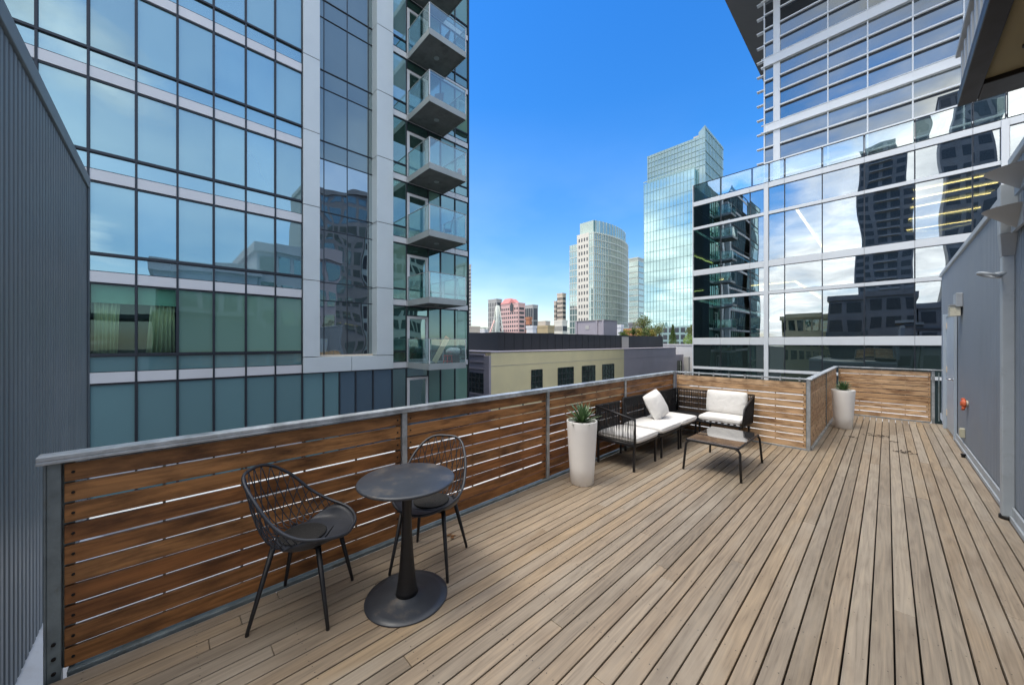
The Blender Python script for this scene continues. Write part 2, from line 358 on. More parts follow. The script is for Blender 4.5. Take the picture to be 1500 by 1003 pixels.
# face helpers: 'X' = plane X=P facing +X (a runs along Y); 'Y' = plane Y=P facing -Y (a runs along X)
def fbox(mb, face, P, a0, a1, z0, z1, d0, d1, mi=0):
    if face == 'X': return mb.box(P+d0, P+d1, a0, a1, z0, z1, mi)
    return mb.box(a0, a1, P-d1, P-d0, z0, z1, mi)
def pane(face, P, a0, a1, z0, z1, mat, parent, name='window', fr=None, fw=.045, d=0.0, tilt=.0016, fd=.05, label=None):
    """one pane of facade glass (very slightly out of true, as real ones are) with its frame as a sub-part"""
    mb = MB()
    ta = rnd.uniform(-tilt, tilt)*(a1-a0); tz = rnd.uniform(-tilt, tilt)*(z1-z0)
    def pt(a, z, dd):
        off = d + dd + ta*(2*(a-a0)/(a1-a0)-1) + tz*(2*(z-z0)/(z1-z0)-1)
        return (P+off, a, z) if face == 'X' else (a, P-off, z)
    cs = [(a0,z0),(a1,z0),(a1,z1),(a0,z1)]
    if face == 'X':
        f = [pt(a, z, 0) for a, z in cs]; bk = [pt(a, z, -.02) for a, z in cs]
    else:
        f = [pt(a, z, 0) for a, z in cs]; bk = [pt(a, z, -.02) for a, z in cs]
    b = 0; mb.v += f + bk
    mb.face((0,1,2,3)); mb.face((7,6,5,4))
    for i in range(4):
        j = (i+1) % 4; mb.face((i, 4+i, 4+j, j))
    o = mb.build(name, mat, parent)
    if label: o['label'] = label
    if fr:
        m2 = MB()
        fbox(m2, face, P, a0, a0+fw, z0, z1, d-.03, d+fd); fbox(m2, face, P, a1-fw, a1, z0, z1, d-.03, d+fd)
        fbox(m2, face, P, a0+fw, a1-fw, z0, z0+fw, d-.03, d+fd*.9); fbox(m2, face, P, a0+fw, a1-fw, z1-fw, z1, d-.03, d+fd*.9)
        m2.build('frame', fr, o)
    return o

# ================================================================== DECK
mb = MB(); pitch = .0915; w = .0842
x = -2.715; i = 0
while x < .775:
    yend = 6.83 if x < -.82 else 10.93
    y = -.50 + 0.0
    first = True
    while y < yend - .01:
        ln = rnd.uniform(2.6, 6.0)
        if first: ln = rnd.uniform(.5, 3.8); first = False
        y1 = min(yend, y+ln)
        if yend - y1 < .4: y1 = yend
        x1 = min(x+w+rnd.uniform(-.0015,.001), .785)
        zt = rnd.uniform(-.0012, 0)
        mb.box(x, x1, y, y1-.0025, -.03+zt, zt)
        y = y1
    x += pitch; i += 1
deck = mb.build('deck', M['deck'], bevel=.0035, seg=2); tag(deck, kind='structure')
mb = MB(); x = -2.715
while x < .76:
    yend = 6.83 if x < -.82 else 10.93
    y = -.3
    while y < yend:
        for dx in (.018, w-.018):
            cx = x+dx+rnd.uniform(-.003,.003); cy = y+rnd.uniform(-.006,.006)
            b = len(mb.v)
            mb.v += [(cx+.0032*math.cos(a*math.pi/3), cy+.0032*math.sin(a*math.pi/3), .0006) for a in range(6)]
            mb.face(tuple(range(b, b+6)))
        y += .405
    x += pitch
tag(mb.build('deck_screws', M['screw']), kind='stuff')
tag(box(-2.74, .80, -.52, 6.86, -.20, -.075).box(-.80, .80, 6.862, 10.96, -.20, -.075).build('gap_shade_underlay', M['void']), kind='structure')  # sheet coloured near black to put shade into the board gaps

# lower white membrane roof outside the railings, own building below
mb = MB(); mb.box(-5.75, -2.86, -.62, 16.0, -.45, -.40); mb.box(-2.858, .78, 6.98, 16.0, -.45, -.40)
tag(mb.build('roof', M['membrane']), kind='structure')
mb = MB(); mb.box(-5.75, -5.60, -.62, 16.0, -.398, -.22); mb.box(-5.598, .78, 15.85, 16.0, -.398, -.22)
par = mb.build('roof_parapet', M['white_flash']); tag(par, kind='structure')
tag(box(-5.72, .79, -9, 15.97, -15, -.46).build('lower_storeys', M['lilac']), 'lilac grey storeys of the building below the deck and white roof', 'building')

# ground
tag(box(-1500, 1500, -1500, 1500, -15.3, -15.0).build('ground', M['asphalt']), kind='structure')

# ================================================================== RAILINGS
RX = -2.775
def slat_panel(face, P, a0, a1, mat, parent, z0=.018, n=10, label=None, dep=.022, top=1.022):
    mb = MB(); ph = (top-z0)/n; bh = ph-.0130
    for k in range(n):
        sag = rnd.uniform(-.003, .003); z = z0+k*ph+sag
        a = a0; 
        fbox(mb, face, P, a0, a1, z, z+bh+rnd.uniform(-.002,.0025), -dep/2, dep/2)
    # bolts and brackets at both ends of every slat
    m2 = mb
    for k in range(n):
        z = z0+k*ph+bh/2
        for a in (a0+.028, a1-.028):
            if face == 'X':
                m2.tube([(P+dep/2-.002,a,z),(P+dep/2+.006,a,z)], .0065, 10, mi=1)
            else:
                m2.tube([(a,P-dep/2+.002,z),(a,P-dep/2-.006,z)], .0065, 10, mi=1)
    o = mb.build('slat_panel', [mat, M['bolt']], parent, bevel=.002, seg=2)
    if label: o['label'] = label
    na = max(1, int(round((a1-a0)/.36)))
    for j in range(1, na):
        a = a0+(a1-a0)*j/na
        fbox(MB(), face, P, a-.006, a+.006, z0, top, -dep/2-.014, -dep/2-.001).build('strap', M['galv_dark'], o)
    for a in (a0+.012, a1-.012):
        fbox(MB(), face, P, a-.02, a+.02, z0-.01, top+.005, -dep/2-.016, -dep/2-.002).build('strap', M['galv_dark'], o)
    return o
# long left railing
rl = thing('railing', 'long wooden slat railing with galvanised top rail running past the bistro table and sofa', 'railing', (0,0,0))
posts = [-.40, 1.405, 3.22, 5.03, 6.835]
for j in range(4):
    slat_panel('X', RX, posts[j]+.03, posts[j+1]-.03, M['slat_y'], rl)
for j, y in enumerate(posts):
    o = box(RX-.022, RX+.026, y-.022, y+.022, -.25 if j == 0 else -.03, 1.034).build('post', M['galv_dark'] if j == 0 else M['galv'], rl, bevel=.003)
    if j == 0:
        o['label'] = 'stained end post of the railing'
        m = box(RX-.03, RX+.034, y-.030, y-.0225, -.05, 1.03)
        m.build('end_plate', M['galv_dark'], rl, bevel=.003)
        for z in (.02,.09,.16): MB().tube([(RX+.026,y,z),(RX+.034,y,z)], .008, 8).build('bolt', M['bolt'], o)
m = MB(); m.box(RX-.045, RX+.045, -.452, 6.88, 1.040, 1.062); m.box(RX+.0375, RX+.0455, -.452, 6.82, 1.022, 1.0395)
m.build('top_rail', M['galv'], rl, bevel=.004)
box(RX-.03, RX+.032, -.36, 6.80, -.02, .006).build('bottom_angle', M['galv_dark'], rl, bevel=.003)
# middle railing (behind the sofa's short arm)
MY = 6.86
rm = thing('railing', 'short weathered slat railing behind the white back cushion', 'railing')
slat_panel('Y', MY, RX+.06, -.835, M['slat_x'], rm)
box(-.828, -.782, MY-.024, MY+.022, -.03, 1.036).build('post', M['galv'], rm, bevel=.003)
m = MB(); m.box(RX+.047, -.76, MY-.03, MY+.045, 1.040, 1.062); m.build('top_rail', M['galv'], rm, bevel=.004)
for k in range(8):
    xx = -2.55+k*.235; box(xx-.012, xx+.012, MY-.045, MY-.031, 1.02, 1.075).build('rail_clip', M['galv'], rm, bevel=.002)
box(RX+.06, -.83, MY-.02, MY+.03, -.02, .022).build('bottom_angle', M['galv'], rm, bevel=.003)
# side railing
SX = -.805
rs = thing('railing', 'narrow slat railing going back beside the far planter', 'railing')
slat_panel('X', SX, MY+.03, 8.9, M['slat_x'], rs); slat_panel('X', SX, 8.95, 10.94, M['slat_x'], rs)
box(SX-.02, SX+.022, 8.905, 8.945, -.03, 1.034).build('post', M['galv_dark'], rs, bevel=.003)
m = box(SX-.04, SX+.04, MY+.05, 11.03, 1.0402, 1.0622); m.build('top_rail', M['galv'], rs, bevel=.004)
m = box(SX-.02, SX+.04, MY+.03, 10.93, -.02, .03); m.build('bottom_angle', M['galv'], rs, bevel=.003)
# far railing
FY = 10.99
rf = thing('railing', 'far slat railing closing the deck in front of the office glass', 'railing')
slat_panel('Y', FY, SX+.045, .60, M['slat_x'], rf)
box(.612, .655, FY-.024, FY+.022, -.03, 1.036).build('post', M['galv'], rf, bevel=.003)
box(.70, .715, FY-.02, FY+.02, .05, 1.0).build('post', M['galv_dark'], rf)
m = box(SX+.042, .765, FY-.04, FY+.04, 1.0404, 1.0626); m.build('top_rail', M['galv'], rf, bevel=.004)
box(SX+.045, .60, FY-.02, FY+.03, -.02, .022).build('bottom_angle', M['galv'], rf, bevel=.003)

# ================================================================== SIDING WALLS
def ribs(mb, face, P, a0, a1, z0, z1, pitch=.076, sgn=1, gap=.012, dep=.014):
    a = a0
    while a < a1-.001:
        b = min(a+pitch-gap, a1)
        fbox(mb, face, P, a, b, z0, z1, 0, dep*sgn)
        a += pitch
# left wall, plane Y=-.6 facing +Y
lw = thing('siding_wall', 'tall dark grey ribbed metal wall at the left end of the deck', 'wall', (-5.68,-.648,0))
m = MB(); m.box(0, 3.6, -.12, -.0, -.27, 3.18)
a = .0
while a < 3.5:
    m.box(a, a+.052, .0, .040, -.268, 3.178); a += .076
m.build('wall', M['siding'], lw, bevel=.004, seg=1)
m = box(-.03, 3.61, -.15, .055, 3.182, 3.30); m.build('coping', M['siding'], lw, bevel=.006)
m = box(-.002, .05, .0405, .052, -.27, 3.18); m.build('corner_trim', M['siding'], lw)
m = MB(); b = 0
m.v += [(0,.0,-.275),(2.85,.0,-.275),(2.85,.16,-.396),(0,.16,-.396),(0,-.1,-.275),(2.85,-.1,-.275),(2.85,-.1,-.396),(0,-.1,-.396)]
for q in ((0,1,5,4),(0,3,2,1),(3,7,6,2),(0,4,7,3),(1,2,6,5),(4,5,6,7)): m.face(q)
m.build('base_flashing', M['white_flash'], lw)
# right wall, plane X=.8 facing -X
WX = .80
rw = thing('siding_wall', 'blue grey ribbed wall with a narrow door along the right side of the deck', 'wall', (WX,0,0))
m = MB(); m.box(.0, .25, -.5, 5.55, -.1, 3.20); m.box(.0, .25, 5.552, 11.75, -.1, 2.97)
a = -.45
while a < 11.68:
    zt = 3.198 if a < 5.5 else 2.968
    if not (9.25 < a+.03 < 10.55): m.box(-.010, .0, a, a+.066, .13, zt)
    else: m.box(-.010, .0, a, a+.066, 2.12, zt)
    a += .078
m.build('wall', M['siding_blue'], rw, bevel=.003, seg=1)
m = MB(); m.box(-.035, .28, -.5, 5.56, 3.202, 3.27); m.box(-.035, .28, 5.562, 11.78, 2.972, 3.04)
m.build('coping', M['trim'], rw, bevel=.006)
m = MB(); m.box(-.028, -.011, -.5, 9.24, .045, .125); m.box(-.04, -.012, -.5, 9.24, .0, .043); m.box(-.028, -.011, 10.56, 11.7, .0, .125)
m.build('base_trim', M['trim'], rw, bevel=.003)
d = box(-.034, -.012, 9.36, 10.44, .03, 2.06).build('door', M['door'], rw, bevel=.004)
m = MB(); m.box(-.045, -.0105, 9.28, 9.355, 0, 2.12); m.box(-.075, -.0105, 10.445, 10.52, 0, 2.12); m.box(-.045, -.0105, 9.356, 10.444, 2.065, 2.12)
m.build('door_frame', M['door'], d, bevel=.003)
m = MB(); m.tube([(-.034,9.46,.98),(-.09,9.46,.98),(-.095,9.60,.98)], .011, 8); m.tube([(-.034,9.46,.98),(-.042,9.46,.98)], .03, 12)
m.build('handle', M['chrome'], d)
for z in (.25,1.05,1.85): box(-.042, -.032, 10.36, 10.44, z, z+.11).build('hinge', M['tan'], d)
# downpipe
dp = thing('downpipe', 'pale grey square downpipe standing against the blue grey wall', 'downpipe', (.755,5.50,0))
box(-.036, .036, -.045, .045, .03, 2.38).build('pipe', M['trim'], dp, bevel=.008)
m = MB(); m.tube([(0,0,.0),(0,0,.03)], .05, 16); m.build('collar', M['bolt'], dp)
m = MB()
m.v += [(-.036,-.045,2.38),(.036,-.045,2.38),(.036,.045,2.38),(-.036,.045,2.38),(-.06,-.16,2.56),(.036,-.16,2.56),(.036,-.03,2.56),(-.06,-.03,2.56)]
for q in ((0,3,2,1),(4,5,6,7),(0,1,5,4),(1,2,6,5),(2,3,7,6),(3,0,4,7)): m.face(q)
m.build('offset_elbow', M['lampgrey'], dp, bevel=.004)
box(-.06, .036, -.16, -.03, 2.562, 3.0).build('head_box', M['trim'], dp, bevel=.006)
m = MB(); m.box(-.012,.012,-.1,.1,0,.01)
# ring shaped device on the pipe
rg = thing('ring_bracket', 'pale ring shaped bracket clamped to the downpipe', 'bracket', (.70,5.45,2.22))
m = MB(); m.tube([(-.055+.06*math.cos(a*math.pi/12), .0+.075*math.sin(a*math.pi/12), -.025*math.cos(a*math.pi/12)) for a in range(24)], .013, 10, closed=True)
m.build('ring', M['trim'], rg)
m = MB(); m.tube([(-.025,0,0),(.02,.02,.0),(.06,.03,.02)], [.02,.024,.02], 10); m.build('arm', M['trim'], rg)
# half cone wall shades
def half_cone(loc, label):
    t = thing('cone_sconce', label, 'wall lamp', loc, group='half cone lamps above the downpipe')
    m = MB(); n = 20; r = .2; h = .17
    # flat top semicircle against the wall, point below
    top = [(-r*math.sin(math.pi*j/n), -r*math.cos(math.pi*j/n), 0) for j in range(n+1)]
    topi = [(x*.985, y*.985, -.012) for x, y, z in top]
    m.v += top + [(-.02,0,-h)] + topi
    for j in range(n): m.face((j, j+1, n+1), True)
    m.face(tuple(range(n+1)))
    m.build('shade', M['lampgrey'], t)
    box(-.02, .0, -r, r, -h, -.001).build('back_plate', M['lampgrey'], t)
half_cone((.765, 4.98, 3.01), 'upper half cone wall lamp, the one with its top at the coping')
half_cone((.765, 5.10, 2.72), 'lower half cone wall lamp just above the downpipe elbow')
# box wall light
t = thing('wall_light', 'grey box wall light with ribbed lens over the door', 'wall lamp', (.79, 8.78, 2.16))
m = MB(); m.box(-.07, .0, -.16, .16, -.02, .19); m.build('housing', M['lampgrey'], t, bevel=.008)
m = MB(); m.box(-.12, -.071, -.13, .13, -.155, .005)
for k in range(6): m.box(-.126, -.1205, -.128, .128, -.15+k*.025, -.138+k*.025)
m.box(-.0705,-.02,-.13,.13,-.155,-.021)
m.build('lens', M['lens'], t, bevel=.003)
box(-.13, -.071, -.15, .15, .008, .022).build('visor', M['lampgrey'], t)
# orange bell
t = thing('alarm_bell', 'faded orange round fitting on the wall beyond the downpipe', 'alarm', (.79, 8.15, .735))
m = MB()
prof = [(.0,.0),(.07,.0),(.075,.03),(.06,.06),(.035,.09),(.0,.095)]
for j in range(len(prof)-1):
    pass
n = 18
for r, dd in prof[1:-1]:
    pass
m.tube([(-dd*.55-.02,0,0) for r, dd in prof[1:-1]], [r*.85 for r, dd in prof[1:-1]], 18); m.build('body', M['orange'], t)
m = MB(); m.tube([(0,.0,0),(-.03,0,0)], .045, 14); m.build('base', M['tan'], t)
m = MB(); m.tube([(-.04,-.03,-.05),(-.045,.01,-.085)], .018, 10); m.tube([(-.04,.03,.05),(-.045,.035,.07)], .02, 10); m.build('outlet', M['orange'], t)
# socket box
t = thing('socket_box', 'small ivory weatherproof socket box low on the wall below the orange fitting', 'socket', (.79, 8.45, .27))
box(-.045, 0, -.05, .05, -.065, .065).build('body', M['ivory'], t, bevel=.006)
box(-.052, -.0455, -.045, .045, -.055, .055).build('lid', M['ivory'], t, bevel=.002)
# dark boot scraper bit at the door
t = thing('door_stop', 'little black door stop on the deck below the ivory socket box', 'door stop', (.735, 8.0, .0))
MB().tube([(0,0,0),(0,0,.03)], .02, 10).build('base', M['bolt'], t); MB().tube([(0,0,.03),(0,0,.05)], .026, 10).build('bumper', M['bolt'], t)

# overhang, top right corner
ov = thing('roof_overhang', 'dark edged roof overhang with ochre soffit jutting in at the top right', 'roof', (.40,0,3.54))
x1 = 2.6; y1 = 4.70; y0 = -.45
m = MB(); m.box(0, .10, y0, y1, 0, .06); m.box(.102, x1, y1-.27, y1, 0, .06); m.box(.102, x1, y0, y0+.2, 0, .06)
m.box(.0,.03,y0,y1,.062,.10); m.box(.032,x1,y1-.03,y1,.062,.10)
m.build('dark_frame', M['dark_bronze'], ov, bevel=.006)
box(.104, x1, y0+.202, y1-.272, .035, .09).build('soffit', M['soffit'], ov)
m = MB(); m.box(.02, x1, y0, y1-.02, .102, .40)
yy = y0
while yy < y1-.1:
    m.box(.006, .0195, yy, yy+.05, .104, .36); yy += .16
m.build('fascia', M['lampgrey'], ov, bevel=.003)
m = MB(); m.box(-.01, x1, y0, y1, .402, .44); m.build('gutter', M['lampgrey'], ov, bevel=.005)
m = MB(); m.tube([(.25,y1-.6,.02),(.25,y1-.6,.034)], .03, 14); m.build('vent', M['bolt'], ov)
# own building above/right of the deck (supports the overhang)
up = thing('upper_storey', 'blue grey upper storey of the building carrying the roof overhang', 'building', (1.06,-.5,3.28))
box(0, 5, -8, 5.0, 0, .25).build('wall', M['siding_blue'], up)

# ================================================================== BISTRO SET
t = thing('bistro_table', 'small round charcoal pedestal table between the two wire chairs', 'table', (-2.093,1.083,0))
MB().lathe([(.0,.722),(.275,.722),(.291,.726),(.297,.733),(.297,.739),(.292,.744),(.283,.746),(.0,.746)], n=64, close=False).build('tabletop', M['charcoal'], t)
MB().lathe([(.070,.026),(.063,.05),(.056,.10),(.047,.18),(.038,.30),(.031,.42),(.029,.52),(.031,.62),(.036,.69),(.044,.715),(.10,.7215)], n=32).build('column', M['steel_blk'], t)
MB().lathe([(.0,.0),(.248,.0),(.252,.004),(.250,.009),(.20,.012),(.12,.015),(.085,.019),(.072,.027),(.0,.027)], n=64, close=False).build('base', M['charcoal'], t)

def interp(tab, x):
    for (a, b), (c, d_) in zip(tab, tab[1:]):
        if x <= c:
            u = (x-a)/(c-a); i = tab.index((a,b)); n_ = len(tab)
            s0 = 0 if i == 0 else (d_-tab[i-1][1])/(c-tab[i-1][0])
            s1 = 0 if i+2 >= n_ else (tab[i+2][1]-b)/(tab[i+2][0]-a)
            h = c-a
            return (2*u**3-3*u**2+1)*b+(u**3-2*u**2+u)*h*s0+(-2*u**3+3*u**2)*d_+(u**3-u**2)*h*s1
    return tab[-1][1]
RIMZ = [(0,.84),(24,.825),(48,.735),(72,.61),(98,.535),(128,.50),(158,.468),(180,.455)]
RIMR = [(0,.325),(24,.325),(48,.295),(72,.272),(98,.268),(128,.272),(158,.265),(180,.25)]
def rim_pt(phi):
    a = abs((phi+180) % 360 - 180); r = interp(RIMR, a)
    return Vector((r*.93*math.sin(R(phi)), -r*math.cos(R(phi))+.015, interp(RIMZ, a)))
def pan_pt(phi):
    return Vector((.175*math.sin(R(phi)), -.165*math.cos(R(phi))+.02, .438))
def sfc(phi, s):
    p = pan_pt(phi); q = rim_pt(phi)
    a = abs((phi+180) % 360 - 180)
    w = interp([(0,1),(90,1),(150,0),(180,0)], a)
    sr = s**(1-.35*w); sz = s**(1+.55*w)
    return Vector((p.x+(q.x-p.x)*sr, p.y+(q.y-p.y)*sr, p.z+(q.z-p.z)*sz))
def sout(phi):
    a = abs((phi+180) % 360 - 180)
    return min(1, max(0, interp([(0,.0),(62,.0),(114,1.0),(180,1.0)], a)))
def wire_chair(label, loc, rotz):
    t = thing('wire_chair', label, 'chair', loc, rotz, 'wire chairs at the bistro table')
    MB().tube([rim_pt(k*5) for k in range(72)], .0095, 8, closed=True).build('rim', M['chair_shell'], t)
    m = MB()
    m.v.append((0,.02,.428)); nphi = 72; ns = 7
    for k in range(nphi):
        phi = k*5; so = sout(phi)
        for j in range(1, ns+1):
            u = j/ns
            if u <= .5: p = Vector((0,.02,.428)).lerp(pan_pt(phi), u/.5); p.z = .428+.010*(u/.5)**2
            else: p = sfc(phi, so*(u-.5)/.5) if so > .001 else pan_pt(phi)+(pan_pt(phi)-Vector((0,.02,.438)))*.03*(u-.5)
            m.v.append(tuple(p))
    for k in range(nphi):
        k2 = (k+1) % nphi
        m.face((0, 1+k*ns, 1+k2*ns), True)
        for j in range(ns-1): m.face((1+k*ns+j, 1+k*ns+j+1, 1+k2*ns+j+1, 1+k2*ns+j), True)
    o = m.build('seat', M['chair_shell'], t); md = o.modifiers.new('thick', 'SOLIDIFY'); md.thickness = .006; md.offset = -1
    m = MB(); prof = [(.0,.0),(.118,.0),(.128,.003),(.128,.007),(.120,.011),(.0,.013)]
    m.lathe(prof, (0,-.015,.4335), 40, close=False)
    m.build('seat_pad', M['pad'], t)
    m = MB(); nw = 12
    for dr in (-1, 1):
        for k in range(-nw, nw+1):
            phi0 = k*10.8
            pts = []
            for j in range(9):
                s = j/8; ph = phi0 + dr*27*s
                if abs(ph) > 150 or s < sout(ph)-.03: continue
                pts.append(sfc(ph, s))
            if len(pts) > 1: m.tube(pts, .0031, 5)
    m.build('wire_lattice', M['chair_shell'], t)
    for sx, sy, fx, fy in ((-.15,.13,-.21,.205),(.15,.13,.21,.205),(-.13,-.12,-.205,-.215),(.13,-.12,.205,-.215)):
        MB().tube([(sx,sy,.435),(fx,fy,.012),(fx,fy,.0)], [.0155,.0095,.0095], 12).build('leg', M['steel_blk'], t)
    m = MB(); m.tube([(-.15,.13,.428),(.15,.13,.428),(.13,-.12,.428),(-.13,-.12,.428)], .008, 8, closed=True); m.build('seat_frame', M['steel_blk'], t)
    return t
wire_chair('black wire chair left of the round table, nearest the ribbed wall', (-2.445,.60,0), math.atan2(-.6,.8))
wire_chair('black wire chair behind the round table, backing onto the slat railing', (-2.315,1.385,0), math.atan2(-.58,-.81))

# ================================================================== PLANTERS
def planter(loc, label, plabel, seed, squash=1.0):
    t = thing('planter', label, 'planter', loc, group='tall white planters')
    MB().lathe([(.0,0),(.122,0),(.130,.006),(.142,.20),(.156,.42),(.167,.62),(.172,.706),(.171,.712),(.162,.712),(.159,.70),(.158,.655),(.0,.655)], n=56, close=False).build('pot', M['planter'], t)
    MB().lathe([(.0,.672),(.08,.671),(.1575,.664)], n=32, close=False).build('soil', M['soil'], t)
    p = thing('agave', plabel, 'plant', (loc[0],loc[1],loc[2]+.665), group='agaves in the white planters')
    rr = random.Random(seed); mb = MB(); me = MB()
    n = 58
    for k in range(n):
        u = k/n
        az = k*2.39996+rr.uniform(-.15,.15); el = R(8+72*u)+rr.uniform(-.08,.08)
        ln = (.185+.06*math.sin(u*3.1))*rr.uniform(.88,1.12)*squash; wd = .016*rr.uniform(.85,1.15)
        d = Vector((math.cos(az)*math.cos(el), math.sin(az)*math.cos(el), math.sin(el)))
        sd = Vector((-math.sin(az), math.cos(az), 0)); upv = d.cross(sd)*-1
        if upv.z < 0: upv = -upv
        base = Vector((0,0,.01+.03*u))
        b = len(mb.v); seg = 6
        for j in range(seg+1):
            s = j/seg; ww = wd*(math.sin(math.pi*min(1, .25+s*.75))**.8)*1.0 if s < 1 else .0005
            c = base + d*ln*s + Vector((0,0,-.03*s*s*(1-u)+.015*s*s*(1-u)))
            mb.v += [tuple(c-sd*ww+upv*.004*(1-s)), tuple(c-upv*.004*(1-s)), tuple(c+sd*ww+upv*.004*(1-s))]
            if j:
                q = b+3*(j-1); mb.face((q,q+1,q+4,q+3), True); mb.face((q+1,q+2,q+5,q+4), True)
        for sgn in (-1,1):
            b2 = len(me.v)
            for j in range(seg+1):
                s = j/seg; ww = wd*(math.sin(math.pi*min(1, .25+s*.75))**.8) if s < 1 else .0005
                c = base + d*ln*s + Vector((0,0,-.015*s*s*(1-u)))
                e = c+sd*sgn*ww+upv*(.004*(1-s)+.0012); e2 = c+sd*sgn*ww*.72+upv*(.003*(1-s)+.0016)
                me.v += [tuple(e), tuple(e2)]
                if j:
                    q = b2+2*(j-1); me.face((q,q+1,q+3,q+2), True)
    mb.build('leaves', M['agave'], p); me.build('pale_leaf_edges', M['agave_pale'], p)
planter((-2.41,3.41,0), 'tall white tapered planter beside the near arm of the sofa', 'spiky green agave in the planter beside the sofa', 3)
planter((-.57,9.16,0), 'tall white tapered planter in the far corner of the deck', 'low green agave in the planter in the far corner', 5, .85)

# ================================================================== SOFA
def cushion(name, label, size, loc, rot=(0,0,0), puff=.5, cat='cushion', seed=1, group=None, edge=.55):
    """soft box: superellipsoid-like cushion with seam welt"""
    sx, sy, sz = [v/2 for v in size]; n = 18
    bm = bmesh.new(); bmesh.ops.create_cube(bm, size=2)
    bmesh.ops.subdivide_edges(bm, edges=bm.edges[:], cuts=n, use_grid_fill=True)
    for v in bm.verts:
        x, y, z = v.co
        rx = max(abs(x), abs(y))
        # plan rounding, thickness profile
        f = 1-.035*(abs(x)**6)*(abs(y)**6)
        px, py = x*f, y*f
        th = (1-abs(x)**5*(1-edge))*(1-abs(y)**5*(1-edge))
        th = th*(1+puff*.22*(1-x*x)*(1-y*y))
        pinch = 1-.03*(1-min(1, abs(z)*1.2))*0
        zz = z*th
        if abs(z) < .999: # side walls bulge
            bul = 1+.02*(1-z*z)
            px *= bul; py *= bul
        nz = noise.noise(Vector((x*2.1+seed*7, y*2.1, z*1.5)))*.045
        v.co = Vector((px*sx*(1-.0), py*sy, (zz+nz)*sz))
    me = bpy.data.meshes.new(name); bm.to_mesh(me); bm.free()
    me.polygons.foreach_set('use_smooth', [True]*len(me.polygons)); me.materials.append(M['cushion'])
    o = bpy.data.objects.new(name, me); C.objects.link(o); o.location = loc; o.rotation_euler = rot
    md = o.modifiers.new('b', 'BEVEL'); md.width = .008; md.segments = 3; md.limit_method = 'ANGLE'; md.angle_limit = R(45)
    tag(o, label, cat, group)
    m = MB(); wl = []
    for k in range(48):
        a = 2*math.pi*k/48; cx, cy = math.cos(a), math.sin(a); mxx = max(abs(cx), abs(cy)); cx /= mxx; cy /= mxx
        f = 1-.035*(abs(cx)**6)*(abs(cy)**6)
        wl.append((cx*f*sx*1.022, cy*f*sy*1.022, 0))
    m.tube(wl, .0035, 6, closed=True); m.build('welt', M['cushion'], o)
    return o
def woven(mb, o, u, v, nu, r=.0035, cross=3, slack=.0):
    """vertical ropes over a parallelogram o + u*s + v*t"""
    o = Vector(o); u = Vector(u); v = Vector(v); n = u.cross(v).normalized()
    for k in range(nu):
        s = (k+.5)/nu
        jit = rnd.uniform(-.35,.35)/nu
        mb.tube([o+u*s, o+u*(s+jit*.5)+v*.5+n*.003*(1 if k % 2 else -1), o+u*(s+jit)+v], r, 5, caps=False)
BK = -2.70; FR = -2.14; ZF = .335; ZB = .755
def frame_rect(m, x0, x1, y0, y1, z, r=.013):
    m.tube([(x0,y0,z),(x1,y0,z),(x1,y1,z),(x0,y1,z)], r, 8, closed=True)
def module(label, x0, x1, y0, y1, legs, backs=(), arms=(), slatted=True):
    t = thing('sofa_module', label, 'sofa module', (0,0,0), group='black rope sofa modules')
    m = MB(); m.box(x0, x1, y0, y0+.028, ZF-.028, ZF); m.box(x0, x1, y1-.028, y1, ZF-.028, ZF)
    m.box(x0, x0+.028, y0+.0285, y1-.0285, ZF-.028, ZF); m.box(x1-.028, x1, y0+.0285, y1-.0285, ZF-.028, ZF)
    k = x0+.07
    while k < x1-.05: m.box(k, k+.03, y0+.029, y1-.029, ZF-.014, ZF-.004); k += .085
    m.build('seat_frame', M['steel_blk'], t, bevel=.004)
    for lx, ly in legs: box(lx-.013, lx+.013, ly-.013, ly+.013, 0, ZF-.0285).build('leg', M['steel_blk'], t, bevel=.003)
    for pts in backs:  # list of 4 pts: bottom a, bottom b, top b, top a
        a, b, c, d_ = [Vector(q) for q in pts]
        m = MB(); m.tube([a,d_,c,b], .0125, 8); m.tube([a,b], .010, 8); m.build('back_frame', M['steel_blk'], t)
        m = MB(); woven(m, a, b-a, d_-a, int((b-a).length/.0115), .0042); m.build('rope_weave', M['rope'], t)
    for pts in arms:
        a, b, c, d_ = [Vector(q) for q in pts]
        m = MB(); m.tube([a,d_,c,b], .014, 8); m.tube([a,b], .012, 8); m.build('arm_frame', M['steel_blk'], t)
        m = MB(); o_ = a; nu = int((b-a).length/.0105)
        for k in range(nu):
            s = (k+.5)/nu
            p = a.lerp(b, s); q = d_.lerp(c, min(1,max(0,s+rnd.uniform(-.02,.02))))
            side = (b-a).cross(d_-a).normalized()
            m.tube([p, p.lerp(q,.5)+side*.008*(1 if k%2 else -1), q], .0032, 5, caps=False)
        m.build('rope_weave', M['rope'], t)
    return t
module('near sofa module with a woven rope arm behind the white planter', BK, FR, 4.13, 4.77, [(FR-.02,4.15),(FR-.02,4.735),(BK+.03,4.15),(BK+.03,4.735)],
       backs=[[(BK,4.16,ZF),(BK,4.74,ZF),(BK,4.74,ZB-.01),(BK,4.16,ZB)]],
       arms=[[(BK,4.14,ZF),(FR,4.14,ZF),(FR,4.14,.645),(BK,4.14,ZB)]])
module('middle armless sofa module under the square white pillow', BK, FR, 4.84, 5.55, [(FR-.02,4.93),(FR-.02,5.52),(BK+.03,4.87),(BK+.03,5.52)],
       backs=[[(BK,4.85,ZF),(BK,5.54,ZF),(BK,5.54,ZB+.01),(BK,4.85,ZB+.02)]])
